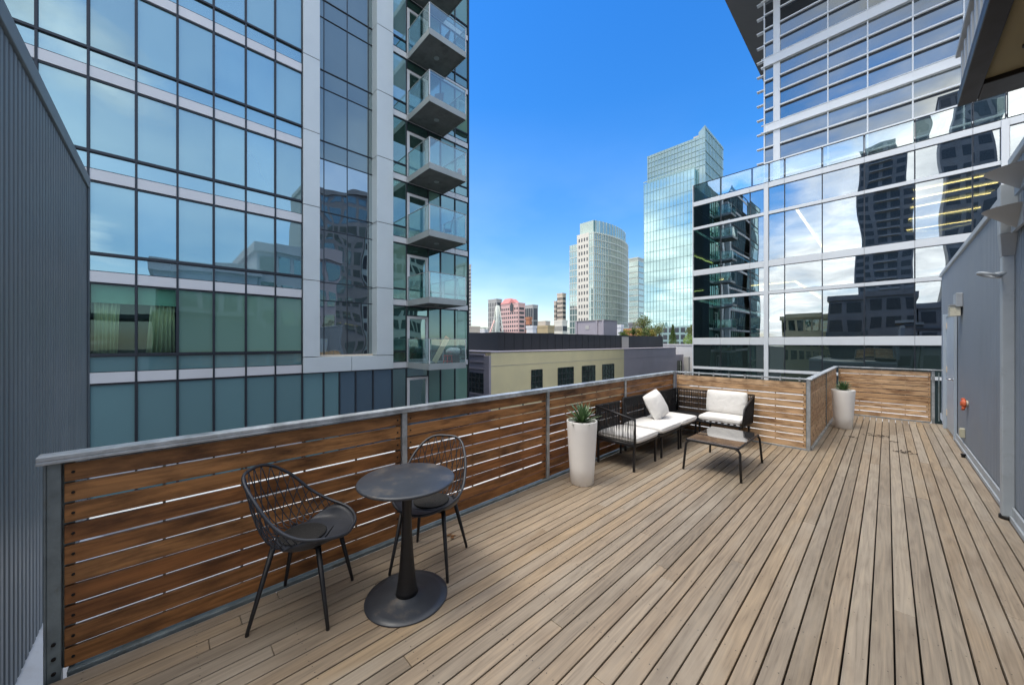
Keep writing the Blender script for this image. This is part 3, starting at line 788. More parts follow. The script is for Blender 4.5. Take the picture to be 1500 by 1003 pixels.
module('corner sofa module where the long and short slat railings meet', BK, FR, 5.56, 6.79, [(FR-.02,5.60),(FR-.02,6.22),(BK+.03,5.6),(BK+.03,6.76)],
       backs=[[(BK,5.57,ZF),(BK,6.78,ZF),(BK,6.78,ZB),(BK,5.57,ZB+.01)], [(BK+.02,6.79,ZF),(FR-.01,6.79,ZF),(FR-.01,6.79,ZB),(BK+.02,6.79,ZB)]])
module('right hand sofa module with the white back cushion and a closed woven arm', FR+.005, -1.50, 6.22, 6.79, [(FR+.03,6.25),(-1.54,6.25),(FR+.03,6.76),(-1.54,6.76)],
       backs=[[(FR+.01,6.79,ZF),(-1.51,6.79,ZF),(-1.49,6.79,ZB),(FR+.01,6.79,ZB)]],
       arms=[[(-1.50,6.22,ZF-.02),(-1.50,6.78,ZF-.02),(-1.475,6.78,ZB),(-1.475,6.23,.60)]])
# corner table top between both runs of seats
o = box(BK+.03, FR-.02, 6.25, 6.76, ZF+.004, ZF+.03).build('corner_panel', M['steel_blk'], [x for x in bpy.data.objects if x.get('label','').startswith('corner sofa')][0], bevel=.006)
sc = 'white sofa seat cushions'
cushion('seat_cushion', 'white seat cushion in the near rope armed module', (.56,.615,.085), (-2.405,4.455,.383), (0,0,0), .3, edge=.78, seed=1, group=sc)
cushion('seat_cushion', 'white seat cushion in front of the square pillow', (.56,.70,.085), (-2.405,5.20,.386), (0,0,0), .3, edge=.78, seed=2, group=sc)
cushion('seat_cushion', 'narrow white seat cushion next to the dark corner panel', (.56,.62,.085), (-2.405,5.87,.384), (0,0,0), .3, edge=.78, seed=3, group=sc)
cushion('seat_cushion', 'white seat cushion under the upright back cushion', (.60,.53,.085), (-1.83,6.50,.384), (0,0,0), .3, edge=.78, seed=4, group=sc)
cushion('back_cushion', 'wide white back cushion upright against the short railing', (.585,.36,.12), (-1.85,6.70,.61), (R(80),0,0), .9, seed=5, edge=.42)
cushion('pillow', 'square white scatter pillow leaning on the long sofa back', (.40,.40,.15), (-2.48,5.47,.635), tuple((Matrix.Rotation(R(78),3,'Z') @ Matrix.Rotation(R(66),3,'X') @ Matrix.Rotation(R(15),3,'Z')).to_euler()), 1.3, seed=6, cat='pillow', edge=.12)

# coffee table
t = thing('coffee_table', 'low black coffee table with smoked glass top and bent tube legs', 'table', (-1.465,5.20,0))
for sy in (-1, 1):
    y = .46*sy
    pts = [(-.318,y+.035*sy,0),(-.30,y+.01*sy,.27)]
    for k in range(7):
        a = R(k*15); pts.append((-.30+.07*(1-math.cos(a))*1.0, y, .30+.07*math.sin(a)))
    pts += [(-x, yy, z) for x, yy, z in reversed(pts)]
    MB().tube(pts, .0135, 10).build('leg_frame', M['steel_blk'], t)
m = MB(); m.box(-.285, .285, -.475, .475, .3835, .391); m.build('glass_top', M['table_glass'], t, bevel=.002)
m = MB()
m.box(-.292,-.262,-.47,.47,.362,.3825); m.box(.262,.292,-.47,.47,.362,.3825); m.build('side_rail', M['steel_blk'], t, bevel=.003)

# dead leaves, by the far planter and under the table
def leafbits(cx, cy, n, spread, label, mat, s=.03):
    mb = MB(); rr = random.Random(int(abs(cx*100)+n))
    for k in range(n):
        x = cx+rr.gauss(0, spread); y = cy+rr.gauss(0, spread*.6); a = rr.uniform(0, 6.28); q = s*rr.uniform(.5,1.3)
        u = Vector((math.cos(a), math.sin(a), 0))*q; v = Vector((-math.sin(a), math.cos(a), 0))*q*.4
        c = Vector((x,y,.004)); h = Vector((0,0,q*.25))
        b = len(mb.v); mb.v += [tuple(c-u), tuple(c-v+h*.3), tuple(c+u+h), tuple(c+v+h*.6), tuple(c)]
        mb.face((b,b+1,b+4), True); mb.face((b+1,b+2,b+4), True); mb.face((b+2,b+3,b+4), True); mb.face((b+3,b,b+4), True)
    o = mb.build('dead_leaves', mat); tag(o, label, 'leaves', kind='stuff')
leafbits(-.10, 8.75, 26, .09, 'dark dead leaves on the boards right of the far planter', M['deadleaf'])
leafbits(.17, 7.75, 22, .08, 'dark dead leaves in the middle of the boards before the door', M['deadleaf'])
leafbits(-.42, 8.35, 8, .03, 'few dead leaves just before the far planter', M['deadleaf'])
leafbits(.08, 8.42, 6, .03, 'tiny dark leaves between the two leaf patches', M['deadleaf'])
leafbits(-2.48, 1.70, 4, .03, 'brown dry leaf on the deck behind the round table', M['dryleaf'], .035)

# ================================================================== LEFT TOWER (apartment)
TX = -16.8
tw = thing('apartment_tower', 'tall teal glass apartment tower with white bands, pale columns and balconies on the left', 'building', (0,0,0))
box(-34, TX-.75, -14, 12.38, -15, 24.5).build('core', M['core'], tw)
ZB0 = [z for z in [.337+3.117*k for k in range(-3, 11)]]   # undersides of the bands
colsL = [-6.6,-5.64,-4.68,-3.72,-2.75,-1.785,-.778,.198,1.153,2.09,3.034,3.985]
TOPW = 22.5
cnt = {'window':0}
for zi, zb in enumerate(ZB0):
    if zb > TOPW+3 or zb < -6: continue
    vis_t = zb - .03; vis_b = zb - 3.117 + .33 + .50 + .03
    # bands: left part
    lastcol = 4.0 if zb > .2 else 4.0
    m = MB()
    for a0, a1 in zip(colsL, colsL[1:]):
        fbox(m, 'X', TX, a0+.012, a1-.012, zb, zb+.33, -.02, .045)
    m.build('floor_band', M['t_band'], tw, bevel=.004, seg=1)
    # spandrel strip above band
    for a0, a1 in zip(colsL, colsL[1:]):
        if a1 < -2.8: continue
        low = zb < 3
        pane('X', TX, a0, a1, zb+.335, zb+.335+.50, M['t_teal'] if low else M['t_sky'], tw, 'spandrel', M['t_frame'], .02, fd=.035)
    # heavy transom under each vision pane
    m = MB(); fbox(m, 'X', TX, -6.6, 3.985, zb+.836, zb+.90, -.03, .075); m.build('transom', M['t_frame'], tw)
    for ci, (a0, a1) in enumerate(zip(colsL, colsL[1:])):
        if a1 < -2.8: continue
        if zb < 1: mt = M['t_teal']
        elif zb < 4: mt = M['t_green']
        elif rnd.random() < .68: mt = M['t_blind']
        else: mt = M['t_sky']
        if 3 < zb < 4 and ci in (5, 6):   # two see-through windows with curtains
            mt = M['t_see']
        pane('X', TX, a0, a1, vis_b+.03, vis_t, mt, tw, 'window', M['t_frame'], .035)
# far left, out of frame or barely seen: plain glass wall
for zb in ZB0:
    if -6 < zb < TOPW+3:
        pane('X', TX, -13.9, -6.62, zb-2.2, zb-.03, M['t_blind'], tw, 'window', M['t_frame'], .04)
        pane('X', TX, -13.9, -6.62, zb, zb+.85, M['t_teal'], tw, 'spandrel', M['t_frame'], .03)
# mullions on the glass
m = MB()
for a in colsL[4:]:
    fbox(m, 'X', TX, a-.028, a+.028, -6, 24, -.02, .065)
m.build('mullion', M['t_frame'], tw)
# curtain rooms
zb = ZB0[4]
rm_ = box(TX-.72, TX-.70, -1.785, .198, zb-2.3, zb).box(TX-.70, TX-.04, -1.785, .198, zb-2.36, zb-2.30).box(TX-.70, TX-.04, -1.80, -1.787, zb-2.3, zb)
rm_.build('room', M['core'], tw)
for a0, a1, b0, b1 in ((-1.70,-1.14,-1.70,-1.22),(-.42,.12,-.58,.12)):
    mb = MB(); n = 60
    for k in range(n+1):
        s = k/n; yt = a0+(a1-a0)*s; yb = b0+(b1-b0)*s
        xo = TX-.22+.045*math.sin(s*38)+.02*math.sin(s*17+1)
        mb.v += [(xo, yt, zb-.05), (xo, yb, zb-2.28)]
        if k: mb.face((2*k-2, 2*k-1, 2*k+1, 2*k), True)
    o = mb.build('curtain', M['curtain'], tw); md = o.modifiers.new('s','SOLIDIFY'); md.thickness = .01
for a0, a1 in ((-1.74,-.80),(-.75,.16)):
    box(TX-.12, TX-.11, a0, a1, zb-.62, zb-.04).build('roller_blind', M['blind'], tw)
# pale columns and base beam
def column(a0, a1, zlow):
    z = zlow; 
    zs = [zlow] + [zz+.75 for zz in ZB0 if zz+.75 > zlow+.5 and zz < 24]
    for z0, z1 in zip(zs, zs[1:]):
        m = MB(); fbox(m, 'X', TX, a0, a1, z0+.012, z1-.012, -.55, .16); m.build('column_panel', M['t_col'], tw, bevel=.006, seg=1)
        m = MB(); fbox(m, 'X', TX, a0+.02, a1-.02, z1-.012, z1+.012, -.55, .14); m.build('joint', M['joint'], tw)
column(3.995, 4.62, .99); column(7.085, 7.895, .99)
m = MB(); fbox(m, 'X', TX, 3.995, 5.92, .33, .975, -.55, .16); fbox(m, 'X', TX, 5.94, 7.895, .33, .975, -.55, .16)
m.build('base_beam', M['t_col'], tw, bevel=.006, seg=1)
# recessed grey shaft glass
RXp = TX-.42
rc = [4.62, 4.94, 5.93, 6.90, 7.085]
for zi, zb in enumerate(ZB0):
    if zb < .5 or zb > 22: continue
    for a0, a1 in zip(rc, rc[1:]):
        pane('X', RXp, a0, a1, zb+.02 if zb > .5 else .98, zb+.79, M['t_grey'] if zb > 9 else M['t_shaft'], tw, 'spandrel', None, tilt=.0015)
        pane('X', RXp, a0, a1, zb+.81, zb+3.10, M['t_grey'] if zb > 9 else M['t_shaft'], tw, 'shaft_window', None, tilt=.0015)
pane('X', RXp, rc[0], rc[-1], .98, 3.43, M['t_shaft'], tw, 'shaft_window', None, tilt=.002)
m = MB()
for a in rc[1:-1]: fbox(m, 'X', RXp, a-.014, a+.014, .98, 24, -.02, .03)
for zb in ZB0:
    if zb > .5 and zb < 23:
        fbox(m, 'X', RXp, 4.621, 7.084, zb-.012, zb+.018, -.02, .034); fbox(m, 'X', RXp, 4.621, 7.084, zb+.78, zb+.82, -.02, .04)
m.build('shaft_mullion', M['t_frame'], tw)
m = MB(); fbox(m, 'X', RXp, 4.621, 7.084, .977, 1.05, -.02, .10); m.build('sill', M['tan'], tw)
# glass under the base beam
lowc = [3.985,4.80,5.45,6.15,6.95,7.895]
for a0, a1 in zip(lowc, lowc[1:]):
    pane('X', TX, a0, a1, -3.4, .32, M['t_slate'] if a0 > 5 else M['t_teal'], tw, 'window', M['t_frame'], .03)
# right part with balconies
rcols = [7.895, 8.66, 9.90, 10.66, 11.60, 12.49]
for zi, zb in enumerate(ZB0):
    if zb < -4 or zb > 22: continue
    m = MB()
    for a0, a1 in zip(rcols, rcols[1:]): fbox(m, 'X', TX, a0+.01, a1-.01, zb-.0, zb+.28, -.02, .04)
    m.build('floor_band', M['t_band'] if zb > -2 else M['t_slate'], tw, bevel=.004, seg=1)
    for ci, (a0, a1) in enumerate(zip(rcols, rcols[1:])):
        if ci == 1:
            # balcony door
            pane('X', TX, a0, a1, zb+2.62, zb+3.09, M['t_dkgreen'], tw, 'fanlight', M['t_frame'], .03)
            dr = pane('X', TX, a0+.12, a1-.12, zb+.40, zb+2.50, M['t_dkgreen'], tw, 'balcony_door', None)
            m = MB(); fbox(m, 'X', TX, a0+.02, a0+.16, zb+.30, zb+2.60, -.02, .05); fbox(m, 'X', TX, a1-.16, a1-.02, zb+.30, zb+2.60, -.02, .05)
            fbox(m, 'X', TX, a0+.161, a1-.161, zb+2.47, zb+2.60, -.02, .05); fbox(m, 'X', TX, a0+.161, a1-.161, zb+.30, zb+.42, -.02, .05)
            m.build('door_frame', M['t_band'], dr)
        else:
            mt = rnd.choice([M['t_dkgreen'], M['t_green'], M['t_dkgreen']]) if zb < 12 else rnd.choice([M['t_blind'], M['t_dkgreen'], M['t_green']])
            if ci >= 3 and zb < 5: mt = M['t_green']
            pane('X', TX, a0, a1, zb+.83, zb+3.09, mt, tw, 'window', M['t_frame'], .03, tilt=.003)
            pane('X', TX, a0, a1, zb+.29, zb+.81, M['t_dkgreen'], tw, 'spandrel', M['t_frame'], .025)
m = MB(); fbox(m, 'X', TX, 12.49, 12.56, -15, 26, -.8, .07); m.build('corner_mullion', M['t_frame'], tw)
# balconies
BX1 = -14.64; ya, yb = 8.70, 10.80
for zb in ZB0:
    if zb < 0 or zb > 22: continue
    b = box(TX+.05, BX1-.03, ya+.03, yb-.03, zb+.02, zb+.20).build('balcony', M['concrete'], tw, bevel=.006)
    m = MB(); m.box(TX+.045, BX1, ya, ya+.028, zb-.02, zb+.27); m.box(TX+.045, BX1, yb-.028, yb, zb-.02, zb+.27); m.box(BX1-.028, BX1, ya+.0285, yb-.0285, zb-.02, zb+.27)
    m.build('edge_beam', M['conc_edge'], b, bevel=.004)
    m = MB(); m.tube([((TX+BX1)/2,(ya+yb)/2,zb+.0),((TX+BX1)/2,(ya+yb)/2,zb+.018)], .13, 20); m.build('ceiling_lamp', M['conc_edge'], b)
    g = box(TX+.10, BX1-.04, ya+.005, ya+.02, zb+.275, zb+1.42).build('glass_panel', M['bal_glass'], b)
    g = box(TX+.10, BX1-.04, yb-.02, yb-.005, zb+.275, zb+1.42).build('glass_panel', M['bal_glass'], b)
    g = box(BX1-.022, BX1-.008, ya+.04, yb-.04, zb+.275, zb+1.42).build('glass_panel', M['bal_glass'], b)
    m = MB()
    for (x, y) in ((BX1-.02, ya+.018),(BX1-.02, yb-.018),(TX+.09,ya+.018),(TX+.09,yb-.018)): box(x-.018,x+.018,y-.018,y+.018,zb+.2,zb+1.43).build('corner_post', M['t_band'], b)
    m = MB(); m.box(TX+.10, BX1, ya-.004, ya+.03, zb+1.432, zb+1.46); m.box(TX+.10, BX1, yb-.03, yb+.004, zb+1.432, zb+1.46); m.box(BX1-.03, BX1+.004, ya+.031, yb-.031, zb+1.432, zb+1.46)
    m.build('handrail', M['conc_edge'], b)
# belongings on the balconies
zf = ZB0[3]+.2
Rm = Matrix.Rotation(R(28), 3, 'X')
o = MB().obox((-15.3,9.75,zf+.72), (.03,.13,.72), Matrix.Rotation(R(-32), 3, 'X')).build('board', M['plank']); tag(o, 'pale wooden board leaning inside the lowest visible balcony', 'board')
t = thing('stool', 'red plastic stool on the lowest visible balcony', 'stool', (-15.0,9.95,zf))
box(-.18,.18,-.16,.16,.40,.44).build('seat', M['red'], t, bevel=.01)
for sx in (-1,1):
    for sy in (-1,1): MB().tube([(sx*.13,sy*.11,.40),(sx*.17,sy*.15,0)], .022, 8).build('leg', M['red'], t)
box(-.14,.14,-.12,.12,.12,.15).build('shelf', M['red'], t)
t = thing('sack', 'bluish white sack resting on top of boxes on the lowest visible balcony', 'sack', (-15.1,10.35,zf+.62))
MB().tube([(0,-.34,0),(0,-.28,.02),(0,-.1,.03),(0,.12,.02),(0,.30,0),(0,.36,-.01)], [.05,.14,.17,.17,.15,.05], 14).build('body', M['sack'], t)
MB().tube([(0,-.40,.02),(0,-.33,.01)], [.09,.05], 12).build('neck', M['sack'], t)
t = thing('crate', 'dark storage crate under the white sack on the balcony', 'crate', (-15.1,10.3,zf))
box(-.2,.2,-.3,.3,0,.40).build('body', M['t_frame'], t, bevel=.02); box(-.22,.22,-.32,.32,.402,.44).build('lid', M['t_frame'], t, bevel=.01)
zf2 = ZB0[8]+.2
t = thing('balcony_chair', 'dark slung chair on the highest fully visible balcony', 'chair', (-15.3,9.9,zf2))
MB().obox((0,.18,.78),(.24,.02,.32),Matrix.Rotation(R(-14),3,'X')).build('backrest', M['dark_bronze'], t); box(-.24,.24,-.25,.16,.40,.44).build('seat', M['dark_bronze'], t)
for sx in (-1,1):
    for sy in (-.22,.16): MB().tube([(sx*.23,sy,.41),(sx*.25,sy*1.1,0)], .014, 6).build('leg', M['t_band'], t)
for (bi, xx, yy, rz, lab) in ((7, -15.4, 9.6, .6, 'dark chair on the balcony two below the topmost one'), (5, -15.2, 10.1, -.5, 'dark chair on the balcony below the orange pot')):
    c_ = copy_tree([o_ for o_ in bpy.data.objects if o_.name == 'balcony_chair'][0]); c_.location = (xx, yy, ZB0[bi]+.2); c_.rotation_euler.z = rz; c_['label'] = lab
t = thing('flower_pot', 'small orange pot in the corner of a middle balcony', 'pot', (-14.85,10.55,ZB0[6]+.2))
MB().lathe([(.08,0),(.13,.22),(.14,.24),(.12,.24)], n=20).build('pot', M['orange'], t)
MB().lathe([(.0,.23),(.11,.30),(.09,.40),(.0,.46)], n=9, close=False).build('foliage', M['orange'], t)

# ================================================================== OFFICE BUILDING
OY = 33.0
of = thing('office_building', 'large glass office building with pale bands and a taller set back upper block', 'building', (0,0,0))
oc = [-11.64,-9.513,-7.433,-6.507,None,-6.23,-5.245,-3.129,-1.034,1.173,3.357,4.311,None,4.581,6.7,8.85,11.0,13.2]
rows = [(-4.6,-.65,'o_low'),(-.45,1.42,'o_low'),(1.99,5.27,'o_glass'),(5.50,7.36,'o_glass'),(7.82,11.32,'o_glass'),(11.54,13.36,'o_glass')]
prs = [(a, b) for a, b in zip(oc, oc[1:]) if a is not None and b is not None]
for z0, z1, mt in rows:
    for a0, a1 in prs:
        mm = mt
        if a0 < -9.6 and z0 > 1.5: mm = 'o_green'
        pane('Y', OY, a0, a1, z0, z1, M[mm], of, 'window', M['t_frame'], .03, tilt=.0022, fd=.03)
for z0, z1 in ((-.65,-.45),(1.42,1.99),(5.27,5.50),(7.36,7.82),(11.32,11.54),(13.36,13.73)):
    m = MB()
    for a0, a1 in prs: fbox(m, 'Y', OY, a0+.008, a1-.008, z0, z1, -.03, .12)
    thick = z1-z0 > .3
    m.build('floor_band' if thick else 'transom', M['o_band'], of, bevel=.006, seg=1)
m = MB(); fbox(m, 'Y', OY, -6.507, -6.23, -15, 13.73, -.05, .17); m.build('pier', M['o_band'], of, bevel=.006, seg=1)
m = MB(); fbox(m, 'Y', OY, 4.311, 4.581, -15, 13.73, -.05, .17); m.build('pier', M['o_band'], of, bevel=.006, seg=1)
m = MB(); fbox(m, 'Y', OY, -11.70, -11.64, -15, 15.25, -.1, .12); m.build('corner_trim', M['o_band'], of)
m = MB(); fbox(m, 'Y', OY, -11.64, 13.2, -15, -4.62, -.2, .0); m.build('lower_wall', M['o_in'], of)
# left flank (faces -X)
for z0, z1, mt in rows:
    box(-11.68, -11.655, OY+.15, 62, z0, z1).build('flank_window', M['o_low'], of)
for z0, z1 in ((1.42,1.99),(7.36,7.82),(13.36,13.73)): box(-11.71, -11.68, OY+.1, 62, z0, z1).build('flank_band', M['o_band'], of)
# interior: slabs, ceilings, core wall, lights, columns
for z0, z1 in ((1.45,1.95),(7.40,7.78),(13.38,13.70)):
    box(-11.6, 13.2, OY+.06, 62, z0, z1).build('floor_slab', M['o_in'], of)
box(-11.6, 13.2, 61.9, 62.2, 1.96, 13.37).build('back_wall', M['o_core'], of)
box(-3.2, 1.0, 46, 61, 1.96, 7.39).build('service_core', M['o_core'], of)
box(6.4, 13, 42, 61, 1.96, 13.37).build('service_core', M['o_core'], of)
for x in (-9.6,-1.9,5.3):
    for z0, z1 in ((1.96,7.39),(7.79,13.37)):
        MB().tube([(x,OY+2.2,z0),(x,OY+2.2,z1)], .30, 16).build('interior_column', M['o_core'], of)
def strip(x0, x1, y0, y1, z): box(x0, x1, y0, y1, z-.06, z).build('strip_light', M['strip'], of)
strip(-5.56,-5.40,39.6,58,13.30); strip(-5.96,-5.80,42,60,7.30); strip(-9.5,-5.97,42,42.16,7.30)
for y in (41.2,43.6,46.3,50.6,55.4): strip(1.4,5.6,y,y+.18,13.30)
strip(-10.5,-9.9,36,36.12,7.30)
# terrace balustrade
bc = [-11.64,-9.513,-7.3,-6.2,-5.245,-3.129,-1.034,1.173,3.357,4.5,6.7,8.85]
for a0, a1 in zip(bc, bc[1:]):
    g = pane('Y', OY, a0+.02, a1-.02, 13.80, 15.25, M['o_bal'], of, 'balustrade_panel', M['t_frame'], .03, tilt=.003)
box(-11.63, 13.2, OY+.15, 39.0, 13.732, 13.76).build('terrace_floor', M['grey_b'], of)
m = MB(); m.box(-11.64,-11.62,OY+.05,44,13.8,15.25); m.build('balustrade_return', M['o_bal'], of)
# upper block set back
UY = 39.0
k = UY/37.0
uc = [-7.67,-6.96,None,-6.56,-3.34,-1.034,1.288,3.60,5.9,8.2,10.5]
ub = [(13.76,14.9),(20.54,21.19),(26.45,27.20),(32.4,33.1)]
upr = [(a, b) for a, b in zip(uc, uc[1:]) if a is not None and b is not None]
box(-7.6, 13.2, UY+.2, 62, 13.77, 34.9).build('upper_core', M['core'], of)
for (za, zb_), (zc, zd) in zip(ub, ub[1:]):
    for a0, a1 in upr:
        w_ = pane('Y', UY, a0, a1, zb_, zc, M['o_up'], of, 'upper_window', M['t_frame'], .025, tilt=.0018)
        hh = (zc-zb_)/4; m = MB()
        for j in range(1, 4):
            MB_ = fbox(MB(), 'Y', UY, a0+.03, a1-.03, zb_+hh*j-.05, zb_+hh*j+.06, .0, .20); MB_.build('glazing_bar', M['o_fin'], w_)
            fbox(MB(), 'Y', UY, a0+.03, a1-.03, zb_+hh*j-.20, zb_+hh*j-.051, .0, .03).build('shade_gasket', M['t_frame'], w_)  # dark gasket strip, also draws in the shade line under each bar
for z0, z1 in ub:
    m = MB()
    for a0, a1 in upr: fbox(m, 'Y', UY, a0+.006, a1-.006, z0, z1, -.03, .12)
    fbox(m, 'Y', UY, -7.9, 13.2, z0-.10, z0-.005, -.03, .30)
    fbox(m, 'Y', UY, -7.9, 13.2, z1+.005, z1+.05, -.03, .16)
    m.build('upper_floor_band', M['o_band'], of, bevel=.005, seg=1)
m = MB()
for a in uc:
    if a is not None: fbox(m, 'Y', UY, a-.04, a+.04, 13.77, 34.9, -.03, .15)
fbox(m, 'Y', UY, -6.96, -6.56, 13.77, 34.9, -.03, .13)
m.build('upper_mullion', M['o_fin'], of)
for j in range(15):
    z = 15.2+j*1.32
    m = MB(); m.box(-8.25, -7.72, UY-.12, UY+.25, z, z+.07); m.build('sunshade', M['o_fin'], of)
box(-7.72, -7.68, UY+.1, 62, 13.77, 34.9).build('side_glass', M['o_low'], of)
box(-10.95, 14, 32.0, 63, 35.0, 35.8).build('upper_roof', M['soffit_grey'], of)
box(-7.68, 13.2, 33.4, 34, 34.95, 34.99).build('roof_trim', M['soffit_grey'], of)

# ================================================================== NEAR CREAM + LILAC BUILDING
CXp = -22.0
cb = thing('cream_building', 'low cream and lilac stucco building with steel windows and a black roof parapet', 'building', (0,0,0))
box(-48, CXp, 18.67, 39.77, -15, .79).build('cream_wall', M['cream'], cb)
box(-48, CXp-.004, 39.78, 55.19, -15, .79).build('lilac_wall', M['lilac'], cb)
box(-48, CXp-.02, 55.2, 58.2, -15, -.25).build('end_wing', M['lilac'], cb)
m = MB(); m.box(-48, CXp+.05, 18.6, 55.25, .792, .86); m.build('coping', M['lilac'], cb)
m = MB(); m.box(CXp+.001, CXp+.02, 18.7, 55.1, -.32, -.30); m.build('panel_joint', M['lilac'], cb)
# corner pilaster and street front facing -Y
box(CXp-.65, CXp+.04, 18.45, 18.668, -15, .52).build('pilaster', M['lilac'], cb, bevel=.02)
m = MB(); m.box(-48, CXp-.66, 18.60, 18.668, -15, .70); m.build('front_wall', M['lilac'], cb)
for z in (.62, .05, -.52): box(-48, CXp-.66, 18.50, 18.598, z-.10, z).build('string_course', M['lilac'], cb)
def steel_window(face, P, a0, a1, z0, z1, nx, nz, parent, d=.02):
    w = pane(face, P, a0, a1, z0, z1, M['dkwin'], parent, 'window', None, d=d, tilt=.004)
    m = MB()
    for i in range(nx+1):
        a = a0+(a1-a0)*i/nx; fbox(m, face, P, a-.03, a+.03, z0, z1, d, d+.05)
    for j in range(nz+1):
        z = z0+(z1-z0)*j/nz; fbox(m, face, P, a0+.031, a1-.031, z-.025, z+.025, d, d+.045)
    m.build('glazing_bar', M['steelwin'], w)
    m = MB(); fbox(m, face, P, a0-.1, a1+.1, z0-.14, z0-.04, 0, .12); m.build('sill', M['lilac'], w)
steel_window('Y', 18.60, -24.9, -22.8, -2.6, -.95, 4, 4, cb)
steel_window('Y', 18.60, -29.5, -26.4, -2.6, -.95, 5, 4, cb)
for a0, a1 in ((23.39,24.85),(27.14,29.6),(31.1,33.5),(34.95,37.4)):
    steel_window('X', CXp, a0, a1, -2.55, -.87, 3 if a1-a0 < 2 else 4, 3, cb)
steel_window('X', CXp-.02, 55.7, 57.4, -3.6, -1.2, 2, 3, cb)
box(-47.5, -24, 21.25, 42.8, .862, 2.52).build('black_parapet', M['black_par'], cb)
box(-47.5, -24.3, 42.81, 56, .862, 2.53).build('black_parapet', M['black_par'], cb)
box(-24.2, -23.98, 42.85, 44.6, .90, 2.35).build('roof_door', M['grey_b'], cb)
m = MB()
for k in range(18): m.box(-24, -23.985, 22+k*1.2, 22.02+k*1.2, .88, 2.5)
m.build('panel_seam', M['bolt'], cb)
ph = thing('roof_penthouse', 'lilac plant room standing on the black edged roof', 'building', (0,0,0))
box(-35.6, -30.2, 48.5, 52.4, 2.0, 5.05).build('wall', M['lilac'], ph)
for x in (-35.5,-31.6,-30.5): box(x, x+.3, 48.38, 48.499, 2.0, 5.05).build('pier', M['lilac'], ph)
box(-35.65, -30.1, 48.35, 52.5, 5.06, 5.14).build('coping', M['grey_b'], ph)
box(-33.6,-32.9,48.45,48.499,3.7,4.3).build('vent', M['grey_b'], ph)

# ================================================================== FOLIAGE
def leaves(mb, c, rad, n, size, seed, shell=.55, flat=1.0):
    rr = random.Random(seed)
    for k in range(n):
        while True:
            p = Vector((rr.uniform(-1,1), rr.uniform(-1,1), rr.uniform(-1,1)))
            if shell < p.length < 1: break
        lump = 1+.25*noise.noise(p*2.3+Vector((seed,0,0)))
        q = Vector(c)+Vector((p.x*rad[0], p.y*rad[1], p.z*rad[2]))*lump
        s = size*rr.uniform(.6,1.4)
        u = Vector((rr.uniform(-1,1), rr.uniform(-1,1), rr.uniform(-1,1))).normalized(); v = u.orthogonal().normalized()
        mb.quad(q-u*s, q-v*s*.5, q+u*s, q+v*s*.5)
def tree(label, loc, h, r, mat, seed, n=1500, leaf=.12, conifer=False, cat='tree', group=None, name='tree'):
    t = thing(name, label, cat, loc, 0, group); rr = random.Random(seed)
    m = MB(); m.tube([(0,0,0),(.03*h,0,h*.35),(0,.02*h,h*.85)], [.035*h,.025*h,.006*h], 8)
    for k in range(6):
        a = k*1.1; z = h*(.3+.08*k)
        m.tube([(0,0,z),(math.cos(a)*r*.6, math.sin(a)*r*.6, z+h*.18)], [.012*h,.004*h], 6)
    m.build('trunk', M['bark'], t)
    mb = MB()
    if conifer:
        for k in range(8):
            f = k/8; leaves(mb, (0,0,h*(.12+.86*f)), (r*(1-f*.9),r*(1-f*.9),h*.11), n//8, leaf, seed+k, .3)
    else:
        for k in range(9):
            a = rr.uniform(0,6.28); q = rr.uniform(.1,.75)*r; z = h*rr.uniform(.45,.9)
            leaves(mb, (math.cos(a)*q, math.sin(a)*q, z), (r*rr.uniform(.35,.6),)*2+(h*rr.uniform(.12,.2),), n//9, leaf, seed+k, .3)
    mb.build('crown', mat, t); return t
wb = thing('white_building', 'white rendered wall below the round green hedge', 'building')
box(-34, -12.5, 59, 75, -15, 1.15).build('wall', M['white_b'], wb); box(-34, -12.5, 58.9, 59.4, 1.152, 1.35).build('parapet', M['white_b'], wb)
box(-21.6,-20.9,57.2,57.8,-15,-.6).build('pier', M['grey_b'], wb)
hd = thing('hedge', 'rounded lime green hedge on the white wall beside the office glass', 'hedge', (-19.8,60.6,1.2))
mb = MB()
for k in range(5): leaves(mb, (-2.0+k*1.25,0,.8), (1.15,.9,.95), 900, .10, 40+k, .6)
mb.build('foliage', M['leaf_l'], hd)
m = MB()
for k in range(5): m.tube([(-2.0+k*1.25,0,-.1),(-2.0+k*1.25,.1,.9)], .04, 6)
m.build('stem', M['bark'], hd)
tree('dark conical shrub left of the lime hedge', (-24.6,60.5,1.2), 3.5, .75, M['leaf_g'], 50, 1200, .10, True, 'shrub', name='conifer_shrub')
tree('yellow green bush behind the lime hedge', (-21.8,63.5,1.2), 3.6, 1.5, M['leaf_o'], 51, 1300, .12, False, 'bush', name='bush')
tree('dark green bush behind the lime hedge nearest the office', (-19.2,64.5,1.2), 3.6, 1.5, M['leaf_g'], 52, 1300, .12, False, 'bush', name='bush')
gl = [(-26.2,47.0,'leaf_g',.55),(-26.4,48.6,'leaf_y',.6),(-26.2,50.0,'leaf_g',.9),(-26.0,51.5,'leaf_y',.8),(-26.2,53.0,'leaf_o',.8),(-26.4,54.5,'leaf_g',1.15),(-26.0,55.6,'leaf_y',.9)]
names = ['leftmost low green bush above the black parapet','small yellow bush right of the leftmost green one','dark green bush in the middle of the roof planting','golden yellow bush in the middle of the roof planting','olive bush left of the dark round bush on the roof','dark green round bush near the end of the black parapet','bright yellow bush at the right end of the black parapet']
for k, ((x, y, mt, h), nm) in enumerate(zip(gl, names)):
    tree(nm, (x,y,1.6), 1.3+h, .75, M[mt], 60+k, 500, .09, False, 'bush', 'bushes in the roof planting', 'bush')
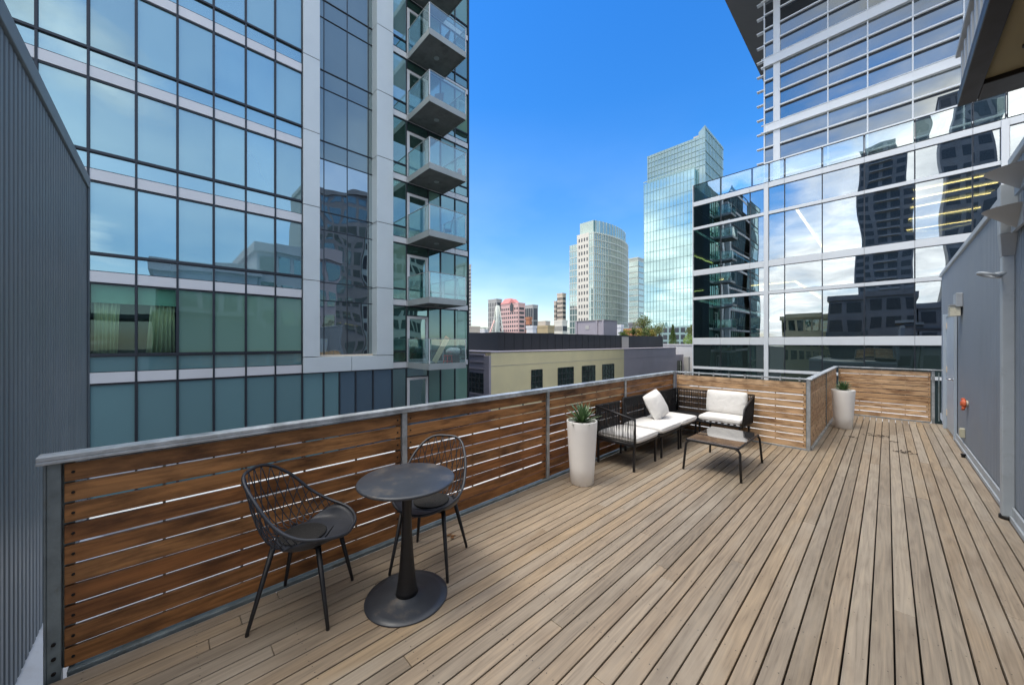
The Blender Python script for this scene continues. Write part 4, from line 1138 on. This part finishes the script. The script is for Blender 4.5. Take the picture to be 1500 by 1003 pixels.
tree('thin olive tree rising above the roof planting in front of the green glass tower', (-30.5,62,1.0), 5.6, 2.3, M['leaf_o'], 80, 1200, .13, name='tree')
tree('smaller greenish tree beside the thin olive one', (-27.6,62,1.0), 4.2, 1.4, M['leaf_o'], 81, 700, .12, name='tree')

# ================================================================== FAR TOWERS
gt = thing('green_glass_tower', 'tall green glass tower with a pointed fin top beside the office building', 'building')
GY = 140.0
box(-68.2, -46.2, GY+2.2, 163.5, -15, 78).build('core', M['far_glass'], gt)
# front slab: storeys
z = -10
while z < 66:
    z1 = min(z+4.0, 66.6)
    m = MB(); m.box(-68.6, -49.1, GY, GY+2, z+.02, z1-.12); m.build('glass_storey', M['far_glass_b'], gt)
    z += 4.0
m = MB()
xx = -68.6
while xx < -49: m.box(xx, xx+.10, GY-.14, GY-.01, -10, 66.6); xx += 1.3
m.box(-68.7,-49.0,GY-.1,GY+.0,66.5,66.9)
m.build('front_fin', M['far_mull'], gt)
z = 66.9
m = MB(); 
while z < 78: m.box(-68.0,-46.15,GY+2.0,GY+2.19,z,z+.14); z += 2.0
xx = -67.8
while xx < -46.2: m.box(xx, xx+.10, GY+2.02, GY+2.19, 60, 78); xx += 1.3
m.build('upper_fin', M['far_mull'], gt)
m = MB()
z = 0
while z < 81: m.box(-46.16,-46.02,GY+2.3,163.5,z,z+.16); z += 4
yy = GY+2.4
while yy < 163: m.box(-46.16,-46.04,yy,yy+.12,-10,81); yy += 1.6
m.build('side_fin', M['far_mull'], gt)
m = MB(); m.v += [(-48.4,GY+2.12,72),(-46.17,GY+2.12,72),(-46.17,163.6,72),(-48.4,163.6,72),(-48.4,GY+2.12,79.5),(-46.17,GY+2.12,81.4),(-46.17,163.6,81.2),(-48.4,163.6,79.3)]
for q in ((0,3,2,1),(4,5,6,7),(0,1,5,4),(1,2,6,5),(2,3,7,6),(3,0,4,7)): m.face(q)
m.build('fin_wall', M['far_glass'], gt)
box(-50.5,-48.45,GY+3,GY+9,78.01,79.0).build('roof_plant', M['grey_b'], gt)
# podium with dark windows
box(-90, -40, GY-8, GY-1, -15, 7.5).build('podium', M['far_mull'], gt)
for r_ in range(3):
    for c_ in range(16):
        x0 = -74+c_*2.1; box(x0, x0+1.5, GY-8.06, GY-8.001, .2+r_*2.5, 1.9+r_*2.5).build('podium_window', M['win_far'], gt)

ct = thing('condominium_tower', 'pale stone and glass condominium tower with a curved glass side', 'building')
CY0 = 154.0
box(-112, -104.6, CY0, 188, -15, 57.5).build('stone_wall', M['stone'], ct)
for r_ in range(16):
    for c_ in range(4):
        x0 = -110.9+c_*1.62; z0 = 2.2+r_*3.42
        box(x0, x0+.72, CY0-.06, CY0-.001, z0, z0+1.7).build('window', M['win_far'], ct)
box(-119, -112.01, CY0+3, 185, -15, 54).build('west_glass_wing', M['far_glass'], ct)
m = MB()
for r_ in range(16): m.box(-119.05,-112.02,CY0+2.85,CY0+2.999,-1+r_*3.42,-.55+r_*3.42)
for c_ in range(5): m.box(-119+c_*1.7,-118.8+c_*1.7,CY0+2.87,CY0+2.999,-10,54)
m.build('west_grid', M['white_metal'], ct)
# curved east facade
arc = []
n = 14
for k in range(n+1):
    s = k/n; y = CY0+.2+s*36; x = -102.0+5.0*math.sin(math.pi*s*.62)-5.6*s*s
    arc.append((x, y))
def arcwall(z0, z1, off, mat, name, arc=arc, parent=ct):
    poly = [(x+off, y) for x, y in arc] + [(-111.9, arc[-1][1]), (-111.9, arc[0][1]+(.3 if off < .1 else .31))]
    return MB().prism(poly, z0, z1).build(name, mat, parent)
def arcband(mb, z0, z1, off):
    for (xa, ya_), (xb, yb_) in zip(arc, arc[1:]):
        b = len(mb.v)
        mb.v += [(xa-.3,ya_,z0),(xa+off,ya_,z0),(xb+off,yb_,z0),(xb-.3,yb_,z0),(xa-.3,ya_,z1),(xa+off,ya_,z1),(xb+off,yb_,z1),(xb-.3,yb_,z1)]
        for q in ((0,3,2,1),(4,5,6,7),(0,1,5,4),(1,2,6,5),(2,3,7,6),(3,0,4,7)): mb.face(tuple(b+i for i in q))
box(-104.59,-102.05,CY0+.02,CY0+.19,-15,57.4).build('glass_corner', M['far_glass'], ct)
for r_ in range(17):
    z = -1.2+r_*3.42
    o = arcwall(z, z+3.0 if r_ < 16 else z+3.3, 0, M['far_glass'] , 'glass_storey')
m = MB()
for r_ in range(18): arcband(m, -1.62+r_*3.42, -1.22+r_*3.42, .35)
for j in range(n+1):
    x, y = arc[j]; m.box(x-.1, x+.42, y-.13, y+.13, -12, 57.3)
for j in range(n):
    x = (arc[j][0]+arc[j+1][0])/2; y = (arc[j][1]+arc[j+1][1])/2; m.box(x-.1, x+.34, y-.09, y+.09, -12, 57.3)
for r_ in range(18): m.box(-104.6,-101.9,CY0-.14,CY0+.018,-1.62+r_*3.42,-1.22+r_*3.42)
for x in (-104.55,-103.3,-102.1): m.box(x-.12,x+.12,CY0-.12,CY0+.018,-10,57.3)
m.build('white_grid', M['white_metal'], ct)
poly = [(-111.5,CY0+2),(-103.2,CY0+2)] + [(x-1.0, y) for x, y in arc[2:-1]] + [(-111.5,arc[-1][1]-3)]
MB().prism(poly, 57.6, 63.8).build('roof_screen', M['far_glass'], ct)
m = MB()
for k in range(14): m.box(-111.5+k*.62,-111.4+k*.62,CY0+1.9,CY0+1.99,57.6,63.9)
for x, y in arc[1:-1]: m.box(x-1.05,x-.85,y-.08,y+.08,57.6,63.9)
m.build('screen_fin', M['white_metal'], ct)

def P2(px, t):   # ground point seen at that bearing and depth
    f = 525.; A = R(46.3); u = (px-750)/f; return t*(-math.sin(A)+u*math.cos(A)), t*(math.cos(A)+u*math.sin(A))
def far_block(name, label, px0, px1, ytop, t, mat, nwx, nwz, wmat='win_far', depth=None, wz=.55, wx=.5, zb=0, front=None):
    """city block standing at depth t, aligned with the street grid; windows are parts"""
    x0, y0 = P2(px0, t); 
    A = R(46.3); b1 = math.cos(A)+(px1-750)/525*math.sin(A); a1 = -math.sin(A)+(px1-750)/525*math.cos(A)
    A_ = px0+(px1-px0)*(front or .62); b2 = math.cos(A)+(A_-750)/525*math.sin(A); a2 = -math.sin(A)+(A_-750)/525*math.cos(A)
    x1 = y0/b2*a2
    depth = depth or (b1*x1/a1-y0)
    ztop = 1.6+t*(501.5-ytop)/525
    dp = depth or (x1-x0)
    o = thing(name, label, 'building', (x0, y0, -15))
    W = x1-x0; H = ztop+15
    box(0, W, 0, dp, 0, H).build('wall', M[mat], o)
    zs = 15+zb-1.0
    hz = (H-zs-1.0)/nwz; hx = W/nwx
    for r_ in range(nwz):
        for c_ in range(nwx):
            box(hx*(c_+.5-wx/2), hx*(c_+.5+wx/2), -.12, -.002, zs+hz*(r_+.5-wz/2), zs+hz*(r_+.5+wz/2)).build('window', M[wmat], o)
    if True:
        nd = max(2, int(dp/hx*.7)); nd = min(nd, 4); hd_ = dp/nd
        for r_ in range(nwz):
            m = box(W+.002, W+.12, hd_*.3, dp-hd_*.3, zs+hz*(r_+.5-wz/2), zs+hz*(r_+.5+wz/2)); m.build('window_band', M[wmat], o)
    box(-.12, W+.12, -.12, dp+.12, H+.002, H+.8).build('parapet', M[mat], o)
    return o, W, H, dp
far_block('slim_tower', 'slim grey brown tower just showing beside the apartment tower', 680, 690, 392, 170, 'grey_b', 3, 22, wx=.75, wz=.4, front=.93)
far_block('apartment_block', 'grey stepped block behind the white mast', 715, 735, 441, 210, 'grey_b', 5, 9, wx=.35, wz=.8)
o, W, H, dp = far_block('pink_building', 'pink office building with a pitched red pink roof and dark gable window', 734, 769, 448, 190, 'pink', 8, 9, wx=.5, wz=.5, zb=1, front=.72)
m = MB(); m.v += [(-.2,-.4,H+.81),(W*.62,-.4,H+.81),(W*.62,dp,H+.81),(-.2,dp,H+.81),(W*.10,dp*.3,H+3.6),(W*.42,dp*.3,H+3.6),(W*.42,dp*.7,H+3.6),(W*.10,dp*.7,H+3.6)]
for q in ((0,3,2,1),(4,5,6,7),(0,1,5,4),(1,2,6,5),(2,3,7,6),(3,0,4,7)): m.face(q)
m.build('roof', M['pinkroof'], o)
m = MB(); m.v += [(W*.58,-.5,H-3.4),(W*.72,-.5,H-3.4),(W*.74,-.5,H-.6),(W*.65,-.5,H+1.2),(W*.56,-.5,H-.6)]
m.v += [(x, -.14, z) for x, y, z in m.v[:5]]
m.face((0,1,2,3,4)); m.face((9,8,7,6,5))
for i in range(5): m.face((i, 5+i, 5+(i+1)%5, (i+1)%5))
m.build('gable_window', M['win_far'], o)
m = MB(); m.v += [(W*.45,-.3,H+.81),(W*.86,-.3,H+.81),(W*.65,-.3,H+3.0),(W*.45,dp*.6,H+.81),(W*.86,dp*.6,H+.81),(W*.65,dp*.6,H+3.0)]
for q in ((0,1,2),(5,4,3),(0,3,4,1),(1,4,5,2),(2,5,3,0)): m.face(q)
m.build('gable_roof', M['pinkroof'], o)
far_block('grey_block', 'dark grey banded block right of the pink building', 768, 788, 449, 230, 'grey_b', 4, 3, wx=.8, wz=.9)
far_block('brick_house', 'orange brick house in front of the grey banded block', 770, 779, 468, 120, 'brick', 3, 3)
far_block('low_ochre_block', 'low ochre block with dark roof edge in the middle of the skyline', 787, 812, 480, 140, 'ochre', 7, 2, wz=.4)
far_block('hill_block', 'pale grey block on the rise behind the ochre one', 788, 806, 472, 260, 'tan', 6, 2)
far_block('white_lowrise', 'white low building with dark openings below the brick house', 771, 786, 481, 110, 'white_b', 5, 1, wz=.5)
far_block('tan_tower', 'tan apartment tower left of the condominium tower', 816, 829, 432, 200, 'tan', 6, 11, wx=.5, wz=.5)
far_block('tan_annex', 'lower tan annex on the left side of the tan tower', 811.5, 816, 443, 205, 'tan', 2, 9)
far_block('cream_lowrise', 'cream building at the foot of the tan tower', 812, 831, 472, 150, 'stone', 8, 3, wx=.3, wz=.6)
far_block('pale_glass_block', 'pale glass block between the condominium and the green glass tower', 921, 943, 381, 185, 'white_metal', 9, 15, 'far_glass', wx=.75, wz=.75)
far_block('dark_lowrise', 'dark low building between the two glass towers', 921, 945, 476, 120, 'dark_b', 4, 1)
far_block('orange_lowrise', 'orange brick row behind the roof planting', 903, 962, 486, 95, 'brick', 12, 1, wx=.3)
far_block('white_kiosk', 'small white roof structure left of the orange brick row', 904, 913, 480, 90, 'white_b', 2, 1)
far_block('left_lowrise', 'pale low building at the far left of the skyline', 640, 703, 482, 160, 'tan', 10, 2, wx=.3)
far_block('far_left_lowrise', 'pale hillside house above the black parapet on the left', 700, 716, 484.5, 240, 'white_b', 5, 1, wx=.3)
# white lattice mast
x, y = P2(729, 115)
ms = thing('lattice_mast', 'white steel mast with guy struts in front of the pink building', 'mast', (x,y,-5))
H = 6.6+14*.62
m = MB()
for k in range(4):
    a = k*math.pi/2+.5; m.tube([(3.4*math.cos(a),3.4*math.sin(a),0),(.5*math.cos(a),.5*math.sin(a),H+3)], .16, 6)
for j in range(9):
    z = j*2.0; r = 3.4-(2.9*z/(H+3))
    pts = [(r*math.cos(k*math.pi/2+.5), r*math.sin(k*math.pi/2+.5), z) for k in range(4)]
    m.tube(pts, .10, 5, closed=True)
    if j < 8:
        r2 = 3.4-(2.9*(z+2)/(H+3))
        for k in range(4):
            a = k*math.pi/2+.5; b = a+math.pi/2
            m.tube([(r*math.cos(a),r*math.sin(a),z),(r2*math.cos(b),r2*math.sin(b),z+2)], .07, 5)
m.build('lattice', M['white_metal'], ms)
MB().tube([(0,0,H*.35),(0,0,H+3.2)], [.9,.5], 10).build('shaft', M['white_metal'], ms)
m = MB(); m.tube([(-1,-.5,H*.9),(-5.5,-3,0)], .28, 6); m.tube([(-.6,-.3,H*.55),(-4.0,-2,0)], .22, 6); m.build('strut', M['pink'], ms)
# far hills
mb = MB(); n = 60
for k in range(n+1):
    a = R(20+k*2.0); d_ = 900
    x = -d_*math.sin(a)*1.0; y = d_*math.cos(a)
    h = 44+16*noise.noise(Vector((k*.13,1.7,0)))+5*noise.noise(Vector((k*.7,3,0)))
    mb.v += [(x*.85,y*.85,-15.1),(x,y,h),(x*1.3,y*1.3,-15.1)]
    if k:
        b = 3*k; mb.face((b-3,b,b+1,b-2), True); mb.face((b-2,b+1,b+2,b-1), True)
tag(mb.build('hills', M['hillmat']), kind='structure')

# ================================================================== BUILDINGS BEHIND THE VIEWER (seen in the glass)
def behind(name, label, x0, x1, y0, y1, h, mat, nx, nz, wm='t_dkgreen', balc=False, face='Y'):
    o = thing(name, label, 'building', (x0,y0,-15)); W = x1-x0; D = y1-y0; H = h+15
    box(0, W, 0, D, 0, H).build('wall', M[mat], o)
    hz = (H-12)/nz
    if face == 'Y':      # windows on the +Y side
        hx = W/nx
        for r_ in range(nz):
            for c_ in range(nx):
                box(hx*c_+hx*.14, hx*(c_+1)-hx*.14, D+.002, D+.05, 12+hz*r_+hz*.25, 12+hz*r_+hz*.85).build('window', M[wm], o)
            if balc:
                box(W*.3, W*.7, D+.06, D+1.2, 12+hz*r_-.1, 12+hz*r_+.15).build('balcony', M['grey_b'], o)
    else:                # windows on the -X side
        hx = D/nx
        for r_ in range(nz):
            for c_ in range(nx):
                box(-.05, -.002, hx*c_+hx*.14, hx*(c_+1)-hx*.14, 12+hz*r_+hz*.25, 12+hz*r_+hz*.85).build('window', M[wm], o)
    box(-.3, W+.3, -.3, D+.3, H+.002, H+.9).build('parapet', M[mat], o)
    return o
behind('dark_tower', 'dark residential tower with balconies standing behind the deck', -8.5, 6.5, -165, -150, 86, 'dark_b', 4, 24, 'win_far', True)
behind('dark_slab', 'dark slab tower beyond the residential tower behind the deck', 16, 28, -162, -150, 100, 'dark_b', 3, 20, 'win_far')
behind('plant_block', 'dark plant block behind the deck', -7.5, 3.6, -34, -24, 9.4, 'dark_b', 5, 4, 'win_far')
behind('rear_lowrise', 'grey low building to the left behind the deck', -15.5, -7.7, -40, -30, 6.6, 'cream', 6, 3, 'dkwin')
behind('rear_rowhouse', 'grey row building to the right behind the deck', 3.8, 40, -34, -24, 7.6, 'dark_b', 14, 3, 'win_far')
behind('side_block', 'low lilac block on the far side of the building', 7, 20, -1.0, 6.0, 7.6, 'lilac', 5, 2, 'dkwin', face='X')
behind('side_block', 'taller lilac block next to the low lilac one', 8, 22, 6.2, 13.5, 10.4, 'lilac', 5, 5, 'dkwin', face='X')
behind('side_tower', 'dark banded tower across the side street', 42, 54, 19, 30, 32, 'dark_b', 5, 12, 't_grey', face='X')
behind('side_midrise', 'white gridded block across the side street', 44, 56, 31, 44, 27, 'white_metal', 8, 9, 'win_far', face='X')

# ================================================================== WORLD + LIGHT
SUN_EL, SUN_AZ = 62, 205       # azimuth clockwise from +Y
w = bpy.data.worlds.new('World'); scene.world = w; w.use_nodes = True
nt = w.node_tree
for n_ in list(nt.nodes): nt.nodes.remove(n_)
out = nt.nodes.new('ShaderNodeOutputWorld'); bg = nt.nodes.new('ShaderNodeBackground'); L(nt, bg.outputs[0], out.inputs[0])
sky = nt.nodes.new('ShaderNodeTexSky'); sky.sky_type = 'NISHITA'; sky.sun_disc = False
sky.sun_elevation = R(SUN_EL); sky.sun_rotation = R(SUN_AZ); sky.altitude = 50; sky.air_density = 1.0; sky.dust_density = .6; sky.ozone_density = 2.2
hs = nt.nodes.new('ShaderNodeHueSaturation'); hs.inputs['Saturation'].default_value = 1.22; hs.inputs['Value'].default_value = 1.0
L(nt, sky.outputs[0], hs.inputs['Color'])
def elev(lo, hi, a, b):
    m_ = nt.nodes.new('ShaderNodeMapRange'); m_.clamp = True
    for k_, v_ in (('From Min',lo),('From Max',hi),('To Min',a),('To Max',b)): m_.inputs[k_].default_value = v_
    return m_
tc = nt.nodes.new('ShaderNodeTexCoord'); sp = nt.nodes.new('ShaderNodeSeparateXYZ'); L(nt, tc.outputs['Generated'], sp.inputs[0])
def MM(op, a, b=None, clamp=False):
    n_ = nt.nodes.new('ShaderNodeMath'); n_.operation = op; n_.use_clamp = clamp
    for i_, v in enumerate((a, b)):
        if v is None: continue
        if isinstance(v, (int, float)): n_.inputs[i_].default_value = v
        else: L(nt, v, n_.inputs[i_])
    return n_.outputs[0]
zz = MM('ADD', MM('MAXIMUM', sp.outputs[2], 0.0), .16)
cb_ = nt.nodes.new('ShaderNodeCombineXYZ'); L(nt, MM('DIVIDE', sp.outputs[0], zz), cb_.inputs[0]); L(nt, MM('DIVIDE', sp.outputs[1], zz), cb_.inputs[1])
cn = N(nt, 'ShaderNodeTexNoise', Scale=1.05, Detail=9.0, Roughness=.56, Distortion=.35); L(nt, cb_.outputs[0], cn.inputs['Vector'])
er = elev(0.0, .75, 0, 1); L(nt, sp.outputs[2], er.inputs[0])
tint = ramp(nt, er.outputs[0], [(0, (1.0,.90,.90)), (.12, (.98,.93,.96)), (.3, (.80,.98,1.08)), (.6, (.46,1.0,1.32)), (1, (.33,.97,1.42))])
tm = nt.nodes.new('ShaderNodeMixRGB'); tm.blend_type = 'MULTIPLY'; tm.inputs[0].default_value = 1
L(nt, hs.outputs[0], tm.inputs[1]); L(nt, tint.outputs[0], tm.inputs[2])
# clouds fill the sky behind the viewer (-Y, partly +X) and leave the view direction clear
mask = MM('ADD', MM('MULTIPLY', sp.outputs[1], -1.0), MM('MULTIPLY', sp.outputs[0], .12))
mk = nt.nodes.new('ShaderNodeMapRange'); mk.inputs['From Min'].default_value = -.30; mk.inputs['From Max'].default_value = .75
mk.inputs['To Min'].default_value = -.36; mk.inputs['To Max'].default_value = .13; mk.clamp = True; L(nt, mask, mk.inputs[0])
cf = nt.nodes.new('ShaderNodeMapRange'); cf.inputs['From Min'].default_value = .47; cf.inputs['From Max'].default_value = .66; cf.clamp = True
top = elev(.66, .82, 0, .5); L(nt, sp.outputs[2], top.inputs[0])  # unseen cloud over the zenith, added for even soft top light
L(nt, MM('ADD', MM('ADD', cn.outputs['Fac'], mk.outputs[0]), top.outputs[0]), cf.inputs[0])
cd = N(nt, 'ShaderNodeTexNoise', Scale=2.3, Detail=6.0, Roughness=.6); L(nt, cb_.outputs[0], cd.inputs['Vector'])
cr = ramp(nt, cd.outputs['Fac'], [(.32, (6,6.1,6.4)), (.52, (10,9.9,9.8)), (.72, (16.5,16,15.6))])
mx = nt.nodes.new('ShaderNodeMixRGB'); vl = elev(-.15, .5, 0, .42); L(nt, sp.outputs[0], vl.inputs[0])
vn = N(nt, 'ShaderNodeTexNoise', Scale=.8, Detail=5.0, Roughness=.5); L(nt, cb_.outputs[0], vn.inputs['Vector'])
vv = MM('MULTIPLY', vl.outputs[0], MM('MULTIPLY', MM('SUBTRACT', vn.outputs['Fac'], .28, True), 3.4))
wl = elev(.05, .55, .20, 0); L(nt, sp.outputs[2], wl.inputs[0])
wn = MM('MULTIPLY', MM('SUBTRACT', vn.outputs['Fac'], .42, True), 4.0, True)
vv = MM('MAXIMUM', vv, MM('MULTIPLY', wl.outputs[0], wn))
vcol = nt.nodes.new('ShaderNodeMixRGB'); vcol.inputs[2].default_value = (7.0, 7.9, 8.6, 1); L(nt, vv, vcol.inputs[0]); L(nt, tm.outputs[0], vcol.inputs[1])
L(nt, cf.outputs[0], mx.inputs[0]); L(nt, vcol.outputs[0], mx.inputs[1])
ce = ramp(nt, sp.outputs[2], [(0,(1,1,1)),(.3,(1,1,1)),(.55,(.42,.42,.42)),(.68,(.6,.6,.6)),(.9,(1.25,1.22,1.18))])
cm = nt.nodes.new('ShaderNodeMixRGB'); cm.blend_type = 'MULTIPLY'; cm.inputs[0].default_value = 1; L(nt, cr.outputs[0], cm.inputs[1]); L(nt, ce.outputs[0], cm.inputs[2])
L(nt, cm.outputs[0], mx.inputs[2])
L(nt, mx.outputs[0], bg.inputs[0]); bg.inputs[1].default_value = .10
s = bpy.data.lights.new('sun', 'SUN'); s.energy = 1.0; s.angle = R(20); s.color = (1, .93, .82)
so = bpy.data.objects.new('sun', s); C.objects.link(so)
az = R(SUN_AZ); el = R(SUN_EL)
dv = Vector((math.sin(az)*math.cos(el), math.cos(az)*math.cos(el), math.sin(el)))
so.rotation_euler = dv.to_track_quat('Z', 'Y').to_euler(); so.location = (0,0,50)

# ================================================================== CAMERA
cam = bpy.data.cameras.new('camera'); co_ = bpy.data.objects.new('camera', cam); C.objects.link(co_)
cam.sensor_width = 36; cam.lens = 36*525/1500; cam.clip_start = .05; cam.clip_end = 4000
co_.location = (0,0,1.6); co_.rotation_euler = (R(90), 0, R(46.3))
scene.camera = co_
vs = scene.view_settings; vs.view_transform = 'Standard'; vs.look = 'None'; vs.gamma = 1; vs.exposure = 1.1
scene.cycles.max_bounces = 10; scene.cycles.transparent_max_bounces = 16; scene.cycles.glossy_bounces = 5; scene.cycles.diffuse_bounces = 4
